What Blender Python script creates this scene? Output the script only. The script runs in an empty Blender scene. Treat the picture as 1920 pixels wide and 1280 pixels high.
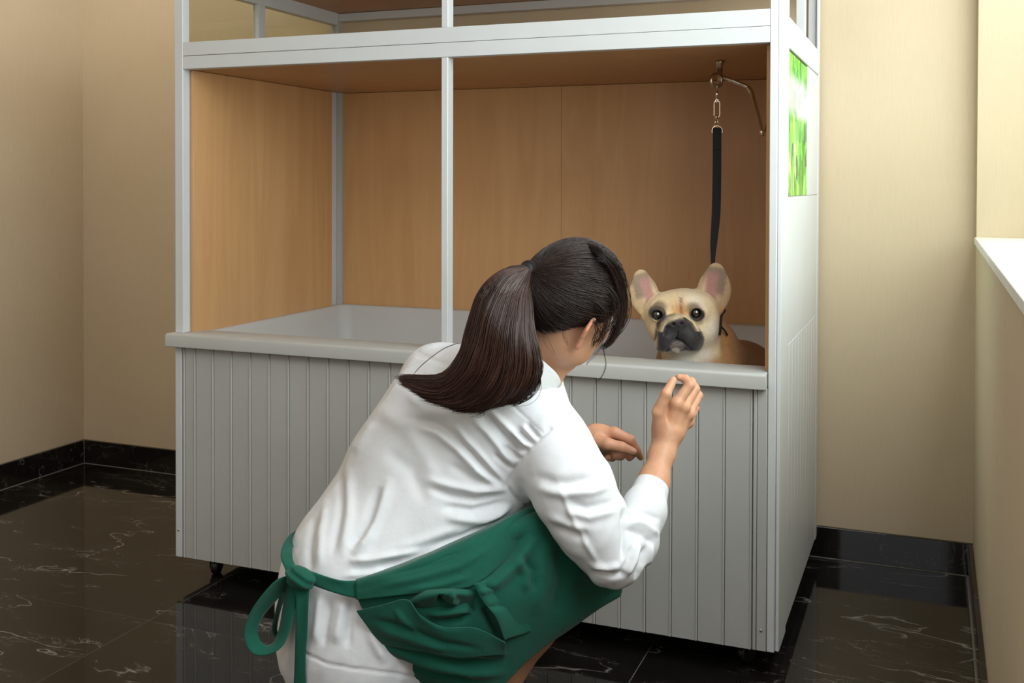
import bpy, math, random, time
import numpy as np
from mathutils import Vector, Matrix
random.seed(7); RNG = np.random.default_rng(7)
SC = bpy.context.scene
COL = SC.collection

# ------------------------------------------------------------------ camera
CAM = np.array([2.03975, -2.48634, 1.15])
FPX, SY = 1985.77683, -264.39962
YAW, PIT, ROL = -0.3788, 0.01543, 0.00262
_fw = np.array([math.sin(YAW), math.cos(YAW), 0.0]); _r = np.array([math.cos(YAW), -math.sin(YAW), 0.0]); _u = np.array([0, 0, 1.0])
FW = _fw*math.cos(PIT) - _u*math.sin(PIT); _u2 = _u*math.cos(PIT) + _fw*math.sin(PIT)
RT = _r*math.cos(ROL) + _u2*math.sin(ROL); UP = _u2*math.cos(ROL) - _r*math.sin(ROL)
cam_d = bpy.data.cameras.new('camera'); cam = bpy.data.objects.new('camera', cam_d); COL.objects.link(cam)
cam_d.sensor_width = 36; cam_d.sensor_fit = 'HORIZONTAL'; cam_d.lens = FPX/1920*36
cam_d.shift_y = SY/1920; cam_d.clip_start = 0.02
cam.matrix_world = Matrix(((RT[0], UP[0], -FW[0], CAM[0]), (RT[1], UP[1], -FW[1], CAM[1]), (RT[2], UP[2], -FW[2], CAM[2]), (0, 0, 0, 1)))
SC.camera = cam
def P(px, py, d):
    """world point seen at photo pixel (px, py), d metres in front of the camera"""
    px = np.asarray(px, float); py = np.asarray(py, float); d = np.asarray(d, float)
    return CAM + (FW + np.multiply.outer((px-960)/FPX, RT) - np.multiply.outer((py-640-SY)/FPX, UP))*d[..., None]
def onp(px, py, ax, v):
    d = FW + RT*(px-960)/FPX - UP*(py-640-SY)/FPX
    return CAM + d*(v-CAM[ax])/d[ax]
def PP(rows):
    a = np.array(rows, float); return P(a[:, 0], a[:, 1], a[:, 2])

# ------------------------------------------------------------------ light, world, exposure
SC.view_settings.view_transform = 'Standard'; SC.view_settings.look = 'None'
SC.view_settings.exposure = 0.12; SC.view_settings.gamma = 1.0; SC.view_settings.use_curve_mapping = False
wd = bpy.data.worlds.new('world'); SC.world = wd; wd.use_nodes = True
wd.node_tree.nodes['Background'].inputs[0].default_value = (0.75, 0.87, 1.0, 1)
wd.node_tree.nodes['Background'].inputs[1].default_value = 1.0
def area(name, loc, target, sx, sy, power, col):
    l = bpy.data.lights.new(name, 'AREA'); l.shape = 'RECTANGLE'; l.size = sx; l.size_y = sy; l.energy = power; l.color = col
    o = bpy.data.objects.new(name, l); COL.objects.link(o); o.location = loc
    o.rotation_euler = (Vector(target)-Vector(loc)).to_track_quat('-Z', 'Y').to_euler(); return o
XLW = -1.2067
WIN_Y0, WIN_Y1, WIN_Z0, WIN_Z1 = -1.95, 0.85, 1.0, 2.45
area('window_daylight', (2.44, -1.08, 1.72), (0.0, -0.75, 1.2), 1.7, 1.35, 60, (0.84, 0.92, 1.0))
area('window_daylight', (2.44, 0.36, 1.72), (0.0, 0.26, 1.2), 0.9, 1.35, 15, (0.84, 0.92, 1.0))
area('overhead_fill_light', (0.6, -2.6, 2.72), (0.6, -2.5, 0), 1.2, 1.2, 9, (1.0, 0.96, 0.91))  # added soft fill from overhead, no fixture belongs to it
area('left_wall_fill_light', (-0.55, -0.25, 2.70), (XLW, 0.15, 2.1), 0.35, 0.35, 9, (1.0, 0.95, 0.88))  # added to brighten the upper left wall, not a known fixture
area('right_rear_fill_light', (2.02, -3.75, 1.75), (0.1, 0.2, 0.95), 1.7, 1.4, 12, (0.88, 0.94, 1.0))  # added fill for the cabinet lining, the wall behind it has no opening
area('rear_fill_light', (0.0, -4.4, 1.4), (0.3, 0, 0.9), 1.6, 2.0, 7, (0.95, 0.97, 1.0))  # added weak fill from behind the camera, there is no door

# ------------------------------------------------------------------ materials
def mat(name, color=(0.8, 0.8, 0.8), rough=0.5, metal=0.0, spec=0.5, coat=0.0, sheen=0.0):
    m = bpy.data.materials.new(name); m.use_nodes = True
    b = m.node_tree.nodes['Principled BSDF']
    b.inputs['Base Color'].default_value = (*color, 1); b.inputs['Roughness'].default_value = rough
    b.inputs['Metallic'].default_value = metal; b.inputs['Specular IOR Level'].default_value = spec
    b.inputs['Coat Weight'].default_value = coat; b.inputs['Sheen Weight'].default_value = sheen
    return m
class NT:
    def __init__(s, m): s.m = m; s.nt = m.node_tree; s.b = s.nt.nodes['Principled BSDF']
    def n(s, t, **kw):
        x = s.nt.nodes.new(t)
        for k, v in kw.items():
            if k.startswith('i_'):
                k = k[2:]; x.inputs[int(k) if k.isdigit() else k.replace('_', ' ')].default_value = v
            else: setattr(x, k, v)
        return x
    def l(s, a, b): s.nt.links.new(a, b)
    def coords(s, scale=(1, 1, 1), rot=(0, 0, 0), kind='Object'):
        tc = s.n('ShaderNodeTexCoord'); mp = s.n('ShaderNodeMapping')
        mp.inputs['Scale'].default_value = scale; mp.inputs['Rotation'].default_value = rot
        s.l(tc.outputs[kind], mp.inputs[0]); return mp.outputs[0]
    def noise(s, vec, scale, detail=4, rough=0.5, dist=0.0):
        x = s.n('ShaderNodeTexNoise'); x.inputs['Scale'].default_value = scale; x.inputs['Detail'].default_value = detail
        x.inputs['Roughness'].default_value = rough; x.inputs['Distortion'].default_value = dist
        s.l(vec, x.inputs['Vector']); return x.outputs['Fac']
    def ramp(s, fac, stops):
        r = s.n('ShaderNodeValToRGB'); e = r.color_ramp.elements
        while len(e) < len(stops): e.new(0.5)
        for k, (p, c) in enumerate(stops):
            e[k].position = p; e[k].color = (*c, 1) if len(c) == 3 else c
        s.l(fac, r.inputs[0]); return r.outputs[0]
    def math(s, op, a, b=None):
        x = s.n('ShaderNodeMath', operation=op)
        for i, v in enumerate((a, b)):
            if v is None: continue
            if isinstance(v, (int, float)): x.inputs[i].default_value = v
            else: s.l(v, x.inputs[i])
        return x.outputs[0]
    def mix(s, fac, a, b, blend='MIX'):
        x = s.n('ShaderNodeMix', data_type='RGBA', blend_type=blend)
        for i, v in ((0, fac), (6, a), (7, b)):
            if isinstance(v, (int, float)): x.inputs[i].default_value = v
            elif isinstance(v, tuple): x.inputs[i].default_value = (*v, 1)
            else: s.l(v, x.inputs[i])
        return x.outputs[2]
    def color(s, c): s.l(c, s.b.inputs['Base Color'])
    def bump(s, h, strength=0.2, dist=0.002):
        x = s.n('ShaderNodeBump'); x.inputs['Strength'].default_value = strength; x.inputs['Distance'].default_value = dist
        s.l(h, x.inputs['Height']); s.l(x.outputs[0], s.b.inputs['Normal'])
M = {}
def simple(name, c, rough=0.5, metal=0, var=0.06, scale=20, bump=0.1, bd=0.001, **kw):
    m = mat(name, c, rough, metal, **kw); t = NT(m); v = t.coords()
    n = t.noise(v, scale, 5)
    c2 = tuple(max(0, x*(1-var)) for x in c); c3 = tuple(min(1, x*(1+var)) for x in c)
    t.color(t.ramp(n, [(0.3, c2), (0.7, c3)]))
    if bump: t.bump(t.noise(v, scale*6, 3), bump, bd)
    M[name] = m; return m
# plaster
m = mat('beige_plaster', rough=0.85); t = NT(m); v = t.coords()
n = t.noise(v, 1.6, 5, 0.55); n2 = t.noise(t.coords((60, 60, 3)), 6, 3)
c = t.ramp(n, [(0.3, (0.60, 0.475, 0.32)), (0.7, (0.65, 0.525, 0.365))])
c = t.mix(0.10, c, t.ramp(n2, [(0.3, (0.45, 0.34, 0.20)), (0.7, (0.72, 0.58, 0.40))]))
t.color(c); t.bump(n2, 0.12, 0.001); M['plaster'] = m
simple('white_sill', (0.80, 0.78, 0.74), 0.45)
simple('ceiling_paint', (0.78, 0.75, 0.70), 0.9)
# marble
def marble(name, vs=1.0, vein=1.0):
    m = mat(name, rough=0.06, spec=0.6); t = NT(m)
    tc = t.n('ShaderNodeTexCoord'); oi = t.n('ShaderNodeObjectInfo')
    sc = t.n('ShaderNodeVectorMath', operation='SCALE'); t.l(oi.outputs['Random'], sc.inputs['Scale']); sc.inputs[0].default_value = (7, 11, 3)
    ad = t.n('ShaderNodeVectorMath', operation='ADD'); t.l(tc.outputs['Object'], ad.inputs[0]); t.l(sc.outputs[0], ad.inputs[1])
    mp = t.n('ShaderNodeMapping'); mp.inputs['Rotation'].default_value = (0, 0, 0.5); mp.inputs['Scale'].default_value = (0.75, 1.9, 1); t.l(ad.outputs[0], mp.inputs[0]); v = mp.outputs[0]
    def line(scale, width, detail, rough, dist, mlo, mhi, mscale):
        a = t.noise(v, scale*vs, detail, rough, dist)
        a = t.math('ABSOLUTE', t.math('SUBTRACT', a, 0.5))
        a = t.ramp(a, [(0.0, (1, 1, 1)), (width, (0, 0, 0))])
        k = t.ramp(t.noise(v, mscale*vs, 4, 0.6), [(mlo, (0, 0, 0)), (mhi, (1, 1, 1))])
        return t.math('MULTIPLY', a, k)
    a = line(1.6, 0.0045, 5, 0.52, 0.3, 0.45, 0.62, 5.0)
    b = line(4.2, 0.008, 6, 0.66, 0.7, 0.50, 0.68, 3.0)
    d = line(12.0, 0.016, 6, 0.7, 0.6, 0.60, 0.72, 5.0)
    s = t.math('MAXIMUM', t.math('MAXIMUM', a, b), t.math('MULTIPLY', d, 0.8))
    cl = t.noise(v, 3, 6, 0.6)
    base = t.ramp(cl, [(0.35, (0.007, 0.006, 0.0056)), (0.72, (0.018, 0.0145, 0.012))])
    f = t.math('MULTIPLY', s, 0.75*vein)
    t.color(t.mix(f, base, (0.42, 0.385, 0.35))); M[name] = m
marble('marble_floor'); marble('marble_skirting', 1.6, 0.7)
simple('grout', (0.22, 0.20, 0.17), 0.8)
# cabinet paints and wood
simple('white_paint', (0.62, 0.63, 0.635), 0.42, var=0.025, scale=6, bump=0.06)
simple('warm_grey_paint', (0.46, 0.455, 0.435), 0.42, var=0.03, scale=6, bump=0.08)
simple('tub_acrylic', (0.55, 0.545, 0.53), 0.35, var=0.02, scale=5, bump=0)
def wood(name, a, b, rot=(0, 0, 0)):
    m = mat(name, rough=0.42); t = NT(m); v = t.coords((6, 6, 0.55), rot)
    w = t.noise(v, 2.0, 6, 0.55, 1.4); g = t.noise(t.coords((90, 90, 2.0), rot), 3, 4, 0.6); fl = t.noise(t.coords((1, 1, 1)), 2.2, 3)
    c = t.ramp(w, [(0.30, a), (0.70, b)]); c = t.mix(0.10, c, t.ramp(g, [(0.3, tuple(x*0.72 for x in a)), (0.7, b)]))
    c = t.mix(0.2, c, t.ramp(fl, [(0.35, tuple(x*0.85 for x in a)), (0.7, b)]))
    t.color(c); t.bump(g, 0.06, 0.0006); M[name] = m
wood('maple_wood', (0.56, 0.30, 0.125), (0.66, 0.385, 0.175))
wood('maple_wood_flat', (0.46, 0.235, 0.095), (0.55, 0.30, 0.13), (0, math.pi/2, 0))
simple('chrome', (0.70, 0.66, 0.60), 0.16, 1.0, var=0.02, bump=0)
simple('brass_nickel', (0.72, 0.62, 0.46), 0.2, 1.0, var=0.02, bump=0)
simple('bronze_arm', (0.46, 0.36, 0.27), 0.28, 1.0, var=0.03, bump=0)
simple('black_webbing', (0.005, 0.005, 0.0055), 0.85, bump=0.5, scale=150)
simple('black_rubber', (0.010, 0.010, 0.011), 0.35)
m = mat('clear_glass', (0.9, 0.92, 0.88), 0.02); t = NT(m)
tr = t.n('ShaderNodeBsdfTransparent'); tr.inputs[0].default_value = (0.86, 0.87, 0.80, 1); gl = t.n('ShaderNodeBsdfGlossy'); gl.inputs['Roughness'].default_value = 0.01
fr = t.n('ShaderNodeLayerWeight'); fr.inputs[0].default_value = 0.5; mx = t.n('ShaderNodeMixShader')
t.l(t.math('ADD', t.math('MULTIPLY', t.math('POWER', fr.outputs['Facing'], 4.0), 0.8), 0.03), mx.inputs[0]); t.l(tr.outputs[0], mx.inputs[1]); t.l(gl.outputs[0], mx.inputs[2])
t.l(mx.outputs[0], t.nt.nodes['Material Output'].inputs['Surface']); M['glass'] = m

# ------------------------------------------------------------------ mesh helpers
def link(name, verts, faces, m, parent=None, smooth=False, bevel=0, seg=2):
    me = bpy.data.meshes.new(name)
    me.from_pydata([tuple(map(float, v)) for v in verts], [], [tuple(map(int, f)) for f in faces]); me.update()
    return link_me(name, me, m, parent, smooth, bevel, seg)
def link_me(name, me, m, parent=None, smooth=False, bevel=0, seg=2):
    if m is not None and not len(me.materials):
        for x in (m if isinstance(m, (list, tuple)) else [m]): me.materials.append(M[x] if isinstance(x, str) else x)
    if smooth: me.polygons.foreach_set('use_smooth', np.ones(len(me.polygons), bool))
    o = bpy.data.objects.new(name, me); COL.objects.link(o)
    if parent is not None: o.parent = parent
    if bevel:
        b = o.modifiers.new('bevel', 'BEVEL'); b.width = bevel; b.segments = seg; b.limit_method = 'ANGLE'; b.harden_normals = False
        me.polygons.foreach_set('use_smooth', np.ones(len(me.polygons), bool))
        try: me.set_sharp_from_angle(angle=math.radians(50))
        except Exception: pass
    return o
def empty(name, loc, label=None, cat=None, group=None):
    o = bpy.data.objects.new(name, None); COL.objects.link(o); o.location = loc; o.empty_display_size = 0.1
    tag(o, label, cat, group); return o
def tag(o, label=None, cat=None, group=None, kind=None):
    if label: o['label'] = label
    if cat: o['category'] = cat
    if group: o['group'] = group
    if kind: o['kind'] = kind
    return o
def boxes(bs):
    V, F = [], []
    for (x0, x1, y0, y1, z0, z1) in bs:
        k = len(V)
        V += [(x0, y0, z0), (x1, y0, z0), (x1, y1, z0), (x0, y1, z0), (x0, y0, z1), (x1, y0, z1), (x1, y1, z1), (x0, y1, z1)]
        F += [tuple(k+i for i in f) for f in ((0, 3, 2, 1), (4, 5, 6, 7), (0, 1, 5, 4), (1, 2, 6, 5), (2, 3, 7, 6), (3, 0, 4, 7))]
    return V, F
def box(name, b, m, parent=None, bevel=0, off=None):
    V, F = boxes([b]); 
    if off is not None: V = [tuple(np.array(v)-off) for v in V]
    return link(name, V, F, m, parent, bevel=bevel)
def prism_y(name, prof, x0, x1, m, parent=None, bevel=0):
    """profile in (y,z) extruded along x"""
    n = len(prof); V = [(x0, y, z) for y, z in prof]+[(x1, y, z) for y, z in prof]
    F = [tuple(range(n)), tuple(range(2*n-1, n-1, -1))]+[(i, i+n, (i+1) % n+n, (i+1) % n) for i in range(n)]
    return link(name, V, F, m, parent, bevel=bevel)
def tube_data(pts, rad, sides=10, closed=False, flat=None, cap=True, up0=None):
    pts = np.array(pts, float); n = len(pts); rad = np.broadcast_to(np.asarray(rad, float), (n,))
    if closed: tg = np.roll(pts, -1, 0)-np.roll(pts, 1, 0)
    else: tg = np.gradient(pts, axis=0)
    tg /= np.linalg.norm(tg, axis=1)[:, None]+1e-12
    up = np.array(up0 if up0 is not None else ([0, 0, 1.] if abs(tg[0][2]) < .9 else [1., 0, 0]))
    V, F = [], []
    for i in range(n):
        a = up-tg[i]*(up@tg[i]); a /= np.linalg.norm(a)+1e-12
        if up0 is None: up = a
        b = np.cross(tg[i], a)
        for k in range(sides):
            th = 2*math.pi*k/sides
            V.append(pts[i]+rad[i]*(a*math.cos(th)*(flat if flat else 1)+b*math.sin(th)))
    m = n if closed else n-1
    for i in range(m):
        j = (i+1) % n
        for k in range(sides): F.append((i*sides+k, i*sides+(k+1) % sides, j*sides+(k+1) % sides, j*sides+k))
    if not closed and cap: F += [tuple(range(sides-1, -1, -1)), tuple(range((n-1)*sides, n*sides))]
    return V, F
def cat(ds):
    V, F = [], []
    for v, f in ds:
        k = len(V); V += list(v); F += [tuple(k+i for i in q) for q in f]
    return V, F
def catmull(pts, n):
    p = np.array(pts, float); p = np.vstack([2*p[0]-p[1], p, 2*p[-1]-p[-2]]); m = len(p)-3
    t = np.linspace(0, m, n); i = np.minimum(t.astype(int), m-1); u = (t-i)[:, None]
    a, b, c, d = p[i], p[i+1], p[i+2], p[i+3]
    return 0.5*((2*b)+(-a+c)*u+(2*a-5*b+4*c-d)*u**2+(-a+3*b-3*c+d)*u**3)
def circle(c, r, a, b, n=24, ry=None):
    th = np.linspace(0, 2*math.pi, n, endpoint=False)[:, None]; a = np.array(a, float); b = np.array(b, float)
    return np.array(c)+r*np.cos(th)*a+(ry or r)*np.sin(th)*b

# ------------------------------------------------------------------ room shell
XL, XR, YB, YF, ZC = -1.2067, 2.156, 0.905, -4.6, 2.8
fl = link('floor', *boxes([(XL-.1, XR+.3, YF-.1, YB+.1, -0.05, -0.0007)]), 'grout'); tag(fl, kind='structure')
TS = 1.265
for i in range(-2, 3):
    for j in range(-4, 2):
        x0, x1 = 0.13+(i-0)*TS, 0.13+(i+1)*TS; y0, y1 = -0.264+j*TS, -0.264+(j+1)*TS
        x0, x1, y0, y1 = max(x0, XL), min(x1, XR), max(y0, YF), min(y1, YB)
        if x1-x0 < .05 or y1-y0 < .05: continue
        g = 0.0010; c = np.array([(x0+x1)/2, (y0+y1)/2, 0])
        o = box('tile', (x0+g, x1-g, y0+g, y1-g, -0.0006, 0), 'marble_floor', fl, bevel=0, off=c); o.location = c
T = 0.3
def struct(name, bs, m, **k): return tag(link(name, *boxes(bs), m, **k), kind='structure')
struct('wall_back', [(XL-T, XR+T, YB, YB+T, -.05, ZC)], 'plaster')
struct('wall_left', [(XL-T, XL, YF, YB, -.05, ZC)], 'plaster')
struct('wall_front', [(XL-T, XR+T, YF-T, YF, -.05, ZC)], 'plaster')
struct('wall_right', [(XR, XR+T, YF, YB, -.05, WIN_Z0-.02), (XR, XR+T, YF, YB, WIN_Z1, ZC), (XR, XR+T, YF, WIN_Y0, WIN_Z0-.02, WIN_Z1), (XR, XR+T, WIN_Y1, YB, WIN_Z0-.02, WIN_Z1)], 'plaster')
struct('ceiling', [(XL-T, XR+T, YF-T, YB+T, ZC, ZC+.1)], 'ceiling_paint')
tag(box('trim_1', (XR-.006, XR+T, WIN_Y0, WIN_Y1, WIN_Z0-.02, WIN_Z0), 'white_sill', bevel=.002), kind='structure')
wn = empty('window_1', (XR+T-.04, (WIN_Y0+WIN_Y1)/2, WIN_Z0)); tag(wn, kind='structure')
xo = 0.0; hy = (WIN_Y1-WIN_Y0)/2; hz = WIN_Z1-WIN_Z0
fb = [(xo, xo+.04, -hy, hy, 0, .05), (xo, xo+.04, -hy, hy, hz-.05, hz)]+[(xo, xo+.04, y-.025, y+.025, .05, hz-.05) for y in (-hy+.025, -hy/3, hy/3, hy-.025)]
link('window_frame', *boxes(fb), 'white_paint', wn, bevel=.003)
for a in (-2, 0, 2): link('pane', *boxes([(.018, .022, (a-1)*hy/3+.02, (a+1)*hy/3-.02, .04, hz-.04)]), 'glass', wn)
BH, BT = 0.095, 0.014
bb = box('baseboard_back', (XL, XR, YB-BT, YB, 0.001, BH), 'marble_skirting', bevel=.0015); tag(bb, kind='structure')
bb = box('baseboard_left', (XL, XL+BT, YF, YB-BT, 0.001, BH), 'marble_skirting', bevel=.0015); tag(bb, kind='structure')
bb = box('baseboard_right', (XR-BT, XR, YF, YB-BT, 0.001, BH), 'marble_skirting', bevel=.0015); tag(bb, kind='structure')
bb = box('baseboard_front', (XL+BT, XR-BT, YF, YF+BT, 0.001, BH), 'marble_skirting', bevel=.0015); tag(bb, kind='structure')

tag(link('trim_2', *boxes([(XL+BT, XR-BT, YB-BT-.003, YB-BT, 0, .002), (XL+BT, XL+BT+.003, YF+.02, YB-BT-.003, 0, .002), (XR-BT-.003, XR-BT, YF+.02, YB-BT-.003, 0, .002), (XL+BT-.001, XL+BT+.0015, YB-BT-.0015, YB-BT, .002, BH)]), 'grout'), kind='structure')

# ------------------------------------------------------------------ grooming cabinet
W, D, ZB, ZR0, ZR1, ZM0, ZM1, ZT0, ZT1 = 1.709, 0.885, 0.067, 0.679, 0.717, 1.478, 1.555, 1.735, 1.80
cab = empty('grooming_cabinet', (W/2, D/2, 0), 'tall white-framed grooming tub cabinet with maple lining and grooved front on casters', 'cabinet')
O = np.array([W/2, D/2, 0])
def cb(name, b, m, bevel=.0015, parent=None):
    V, F = boxes([b]); return link(name, [np.array(v)-O for v in V], F, m, parent or cab, bevel=bevel)
def cbs(name, bs, m, bevel=.0015, parent=None):
    V, F = boxes(bs); return link(name, [np.array(v)-O for v in V], F, m, parent or cab, bevel=bevel)
cb('post', (0.0, .029, 0.0, .030, ZR1, ZT1), 'white_paint', .002)
cb('post', (0.003, .024, -.003, .006, ZB, ZR0), 'white_paint', .001)
cb('post', (.851, .870, 0.002, .036, ZR1, ZM0), 'white_paint', .002)
cb('post', (.851, .870, 0.002, .036, ZM1, ZT0), 'white_paint', .002)
cb('post', (1.688, 1.7055, 0.0, .030, ZB, ZT1), 'white_paint', .0015)
cb('post', (-.005, .030, D-.03, D, ZM1, ZT1), 'warm_grey_paint', .002)
cb('post', (.002, .046, .845, .864, ZR1-.006, ZM0), 'warm_grey_paint', .001)
cb('side_panel', (0, .028, .031, .844, ZB, ZM0), 'white_paint', 0)
cb('side_panel', (0, 1.70, D-.005, D, ZB, ZM0), 'white_paint', 0)
cb('post', (1.68, 1.709, D-.03, D, ZB, ZT1), 'white_paint', .002)
cb('beam', (.029, 1.688, 0.001, .030, ZM0, ZM0+.037), 'white_paint', .0012)
cb('beam', (.029, 1.688, 0.001, .030, ZM0+.038, ZM1), 'white_paint', .0012)
cb('beam', (.029, 1.688, 0.0, .030, ZT0, ZT1), 'white_paint', .002)
cb('beam', (.030, 1.680, D-.03, D, ZT0+.002, ZT0+.03), 'white_paint', .0015)
cb('beam', (.0, .030, .030, D-.03, ZT0-.012, ZT1), 'white_paint', .002)
cb('beam', (.0, .028, .030, D-.03, ZM0+.002, ZM1), 'white_paint', .0015)
cb('beam', (1.683, 1.709, .030, D-.03, ZT0, ZT1), 'white_paint', .0015)
# left upper sash with two panes
cb('muntin', (.008, .030, .368, .405, ZM1, ZT0-.012), 'white_paint')
cb('pane', (.014, .018, .031, .367, ZM1+.001, ZT0-.013), 'glass', 0)
cb('pane', (.014, .018, .406, D-.031, ZM1+.001, ZT0-.013), 'glass', 0)
# wooden lining
cb('back_panel', (.030, .8826, D-.020, D-.006, ZR1-.02, ZM0-.001), 'maple_wood', .0008)
cb('back_panel', (.8832, 1.680, D-.020, D-.006, ZR1-.02, ZM0-.001), 'maple_wood', .0008)
cb('side_lining', (.030, .040, .032, .795, ZR1-.02, ZM0-.001), 'maple_wood', .0008)
cb('side_lining', (1.676, 1.686, .032, D-.031, ZR1-.02, ZM0-.001), 'maple_wood', .0008)
cb('shelf_board', (.002, 1.70, .031, D-.001, ZM0, ZM0+.018), 'maple_wood_flat', .0008)
cb('roof_board', (.001, 1.70, .004, D-.001, ZT0+.031, ZT1+.01), 'maple_wood_flat', .0008)
# tub
TY0, TY1, TX0, TX1, TZ = .075, D-.03, .045, 1.675, .47
def tub():
    out = [(TX0-.012, TY0-.012), (TX1+.012, TY0-.012), (TX1+.012, TY1+.012), (TX0-.012, TY1+.012)]
    z1 = ZR1-.004
    rings = []
    for (s, z, r) in ((0.0, z1, .0), (.004, z1, .03), (.010, z1-.006, .035), (.022, TZ+.06, .05), (.035, TZ+.018, .06), (.07, TZ, .06)):
        x0, x1, y0, y1 = TX0+s, TX1-s, TY0+s, TY1-s; ring = []
        rr = r+.001
        for cx_, cy_, a0 in ((x1-rr, y1-rr, 0), (x0+rr, y1-rr, 90), (x0+rr, y0+rr, 180), (x1-rr, y0+rr, 270)):
            for k in range(7):
                a = math.radians(a0+k*15); ring.append((cx_+rr*math.cos(a), cy_+rr*math.sin(a), z))
        rings.append(ring)
    outer = []
    for cx_, cy_, a0 in ((TX1+.012, TY1+.012, 0), (TX0-.012, TY1+.012, 90), (TX0-.012, TY0-.012, 180), (TX1+.012, TY0-.012, 270)):
        for k in range(7): outer.append((cx_, cy_))
    R = [[(x, y, .20) for x, y in outer], [(x, y, z1) for x, y in outer]]+rings
    V = [np.array(p)-O for r in R for p in r]; n = 28; F = []
    for i in range(len(R)-1):
        for k in range(n): F.append((i*n+k, i*n+(k+1) % n, (i+1)*n+(k+1) % n, (i+1)*n+k))
    F.append(tuple(range((len(R)-1)*n, len(R)*n)))
    return link('tub', V, F, 'tub_acrylic', cab, smooth=True)
tub()
# ledge across the front
prof = [(-.026, ZR0), (-.026, ZR1-.009), (-.024, ZR1-.003), (-.018, ZR1), (.095, ZR1-.002), (.095, ZR0+.004), (.0, ZR0+.004), (-.002, ZR0)]
n = len(prof); V = [np.array((x, y, z))-O for x in (-.016, 1.6865) for y, z in prof]
F = [tuple(range(n)), tuple(range(2*n-1, n-1, -1))]+[(i, i+n, (i+1) % n+n, (i+1) % n) for i in range(n)]
link('ledge', V, F, 'warm_grey_paint', cab, bevel=.002)
# grooved front boards
cb('front_backing', (.026, 1.687, .012, .022, ZB+.004, ZR0), 'warm_grey_paint', 0)
xs = [.025, .0365]+[.0735+.06335*k for k in range(0, 26)]
xs = [.0255, .0355, .0725]+[.1355+.06325*k for k in range(25)]
for a, b in zip(xs[:-1], xs[1:]):
    pr = [(a+.0002, .012), (b-.0002, .012), (b-.0002, .0060), (b-.0006, .0030), (b-.0012, .0005), (b-.0024, -.0016), (b-.0038, -.0022), (b-.0052, -.0015), (b-.0062, 0), (a+.0014, 0), (a+.0006, .0012), (a+.0002, .0060)]
    n = len(pr); V = [np.array((x, y, z))-O for z in (ZB, ZR0) for x, y in pr]
    F = [tuple(range(n)), tuple(range(2*n-1, n-1, -1))]+[(i, i+n, (i+1) % n+n, (i+1) % n) for i in range(n)]
    o = link('board', V, F, 'warm_grey_paint', cab)
for a, b in ((1.6555, 1.6635), (1.6645, 1.6870)):
    cb('board', (a, b, -.001, .012, ZB, ZR0), 'warm_grey_paint', .0015)
# right side
cb('stile', (W-.003, W+.006, .010, .128, ZB, ZT1), 'white_paint', .0015)
cb('stile', (W-.003, W+.004, .845, D, ZB, ZT1), 'white_paint', .0015)
cb('rail', (W-.003, W+.005, .129, .844, ZM0+.004, ZM1), 'white_paint', .0015)
cb('rail', (W-.003, W+.005, .129, .844, ZT0, ZT1), 'white_paint', .0015)
cb('muntin', (W-.020, W+.004, .475, .505, ZM1+.001, ZT0-.001), 'white_paint', .0015)
cb('side_panel', (W-.02, W-.004, .031, D-.031, ZB+.01, ZM0), 'white_paint', 0)
cb('side_panel', (W-.0038, W+.002, .129, .844, .76, 1.120), 'white_paint', .001)
cb('side_panel', (W-.0038, W+.002, .57, .844, 1.121, ZM0+.003), 'white_paint', .001)
ys = np.linspace(.130, .844, 12)
for a, b in zip(ys[:-1], ys[1:]): cb('board', (W-.0038, W+.002, a+.001, b-.001, ZB, .758), 'white_paint', .0018)
# garden view in the side wall, painted into the colour of a flat panel
m = mat('painted_garden_view', rough=0.7, spec=0.05); t = NT(m); v = t.coords((1, 1, 1)); 
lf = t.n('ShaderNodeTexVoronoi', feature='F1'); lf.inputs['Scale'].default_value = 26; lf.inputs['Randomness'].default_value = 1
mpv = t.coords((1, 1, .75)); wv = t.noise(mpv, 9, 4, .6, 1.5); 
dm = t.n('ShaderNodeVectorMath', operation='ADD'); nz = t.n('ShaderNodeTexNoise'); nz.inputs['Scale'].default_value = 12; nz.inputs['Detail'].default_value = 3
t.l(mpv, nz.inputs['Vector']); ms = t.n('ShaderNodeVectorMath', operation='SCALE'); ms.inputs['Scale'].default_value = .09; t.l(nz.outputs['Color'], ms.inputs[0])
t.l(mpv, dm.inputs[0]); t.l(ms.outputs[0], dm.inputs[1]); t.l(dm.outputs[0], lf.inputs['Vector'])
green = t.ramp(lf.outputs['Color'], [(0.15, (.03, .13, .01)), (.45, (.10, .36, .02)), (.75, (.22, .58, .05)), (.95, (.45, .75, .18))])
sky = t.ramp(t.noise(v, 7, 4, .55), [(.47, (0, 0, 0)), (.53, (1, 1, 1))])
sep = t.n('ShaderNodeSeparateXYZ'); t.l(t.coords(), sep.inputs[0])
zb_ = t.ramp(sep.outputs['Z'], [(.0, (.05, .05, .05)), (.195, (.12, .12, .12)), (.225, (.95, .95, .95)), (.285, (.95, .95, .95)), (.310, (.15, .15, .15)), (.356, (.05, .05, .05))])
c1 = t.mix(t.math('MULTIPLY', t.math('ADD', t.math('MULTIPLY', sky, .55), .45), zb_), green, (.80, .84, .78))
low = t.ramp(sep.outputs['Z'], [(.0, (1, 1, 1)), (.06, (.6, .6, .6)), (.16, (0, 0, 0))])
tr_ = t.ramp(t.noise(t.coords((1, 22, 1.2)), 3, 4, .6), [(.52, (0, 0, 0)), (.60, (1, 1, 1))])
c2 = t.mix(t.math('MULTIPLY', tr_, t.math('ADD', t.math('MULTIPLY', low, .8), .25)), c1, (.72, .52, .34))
t.color(c2); M['painted_garden_view'] = m
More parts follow.
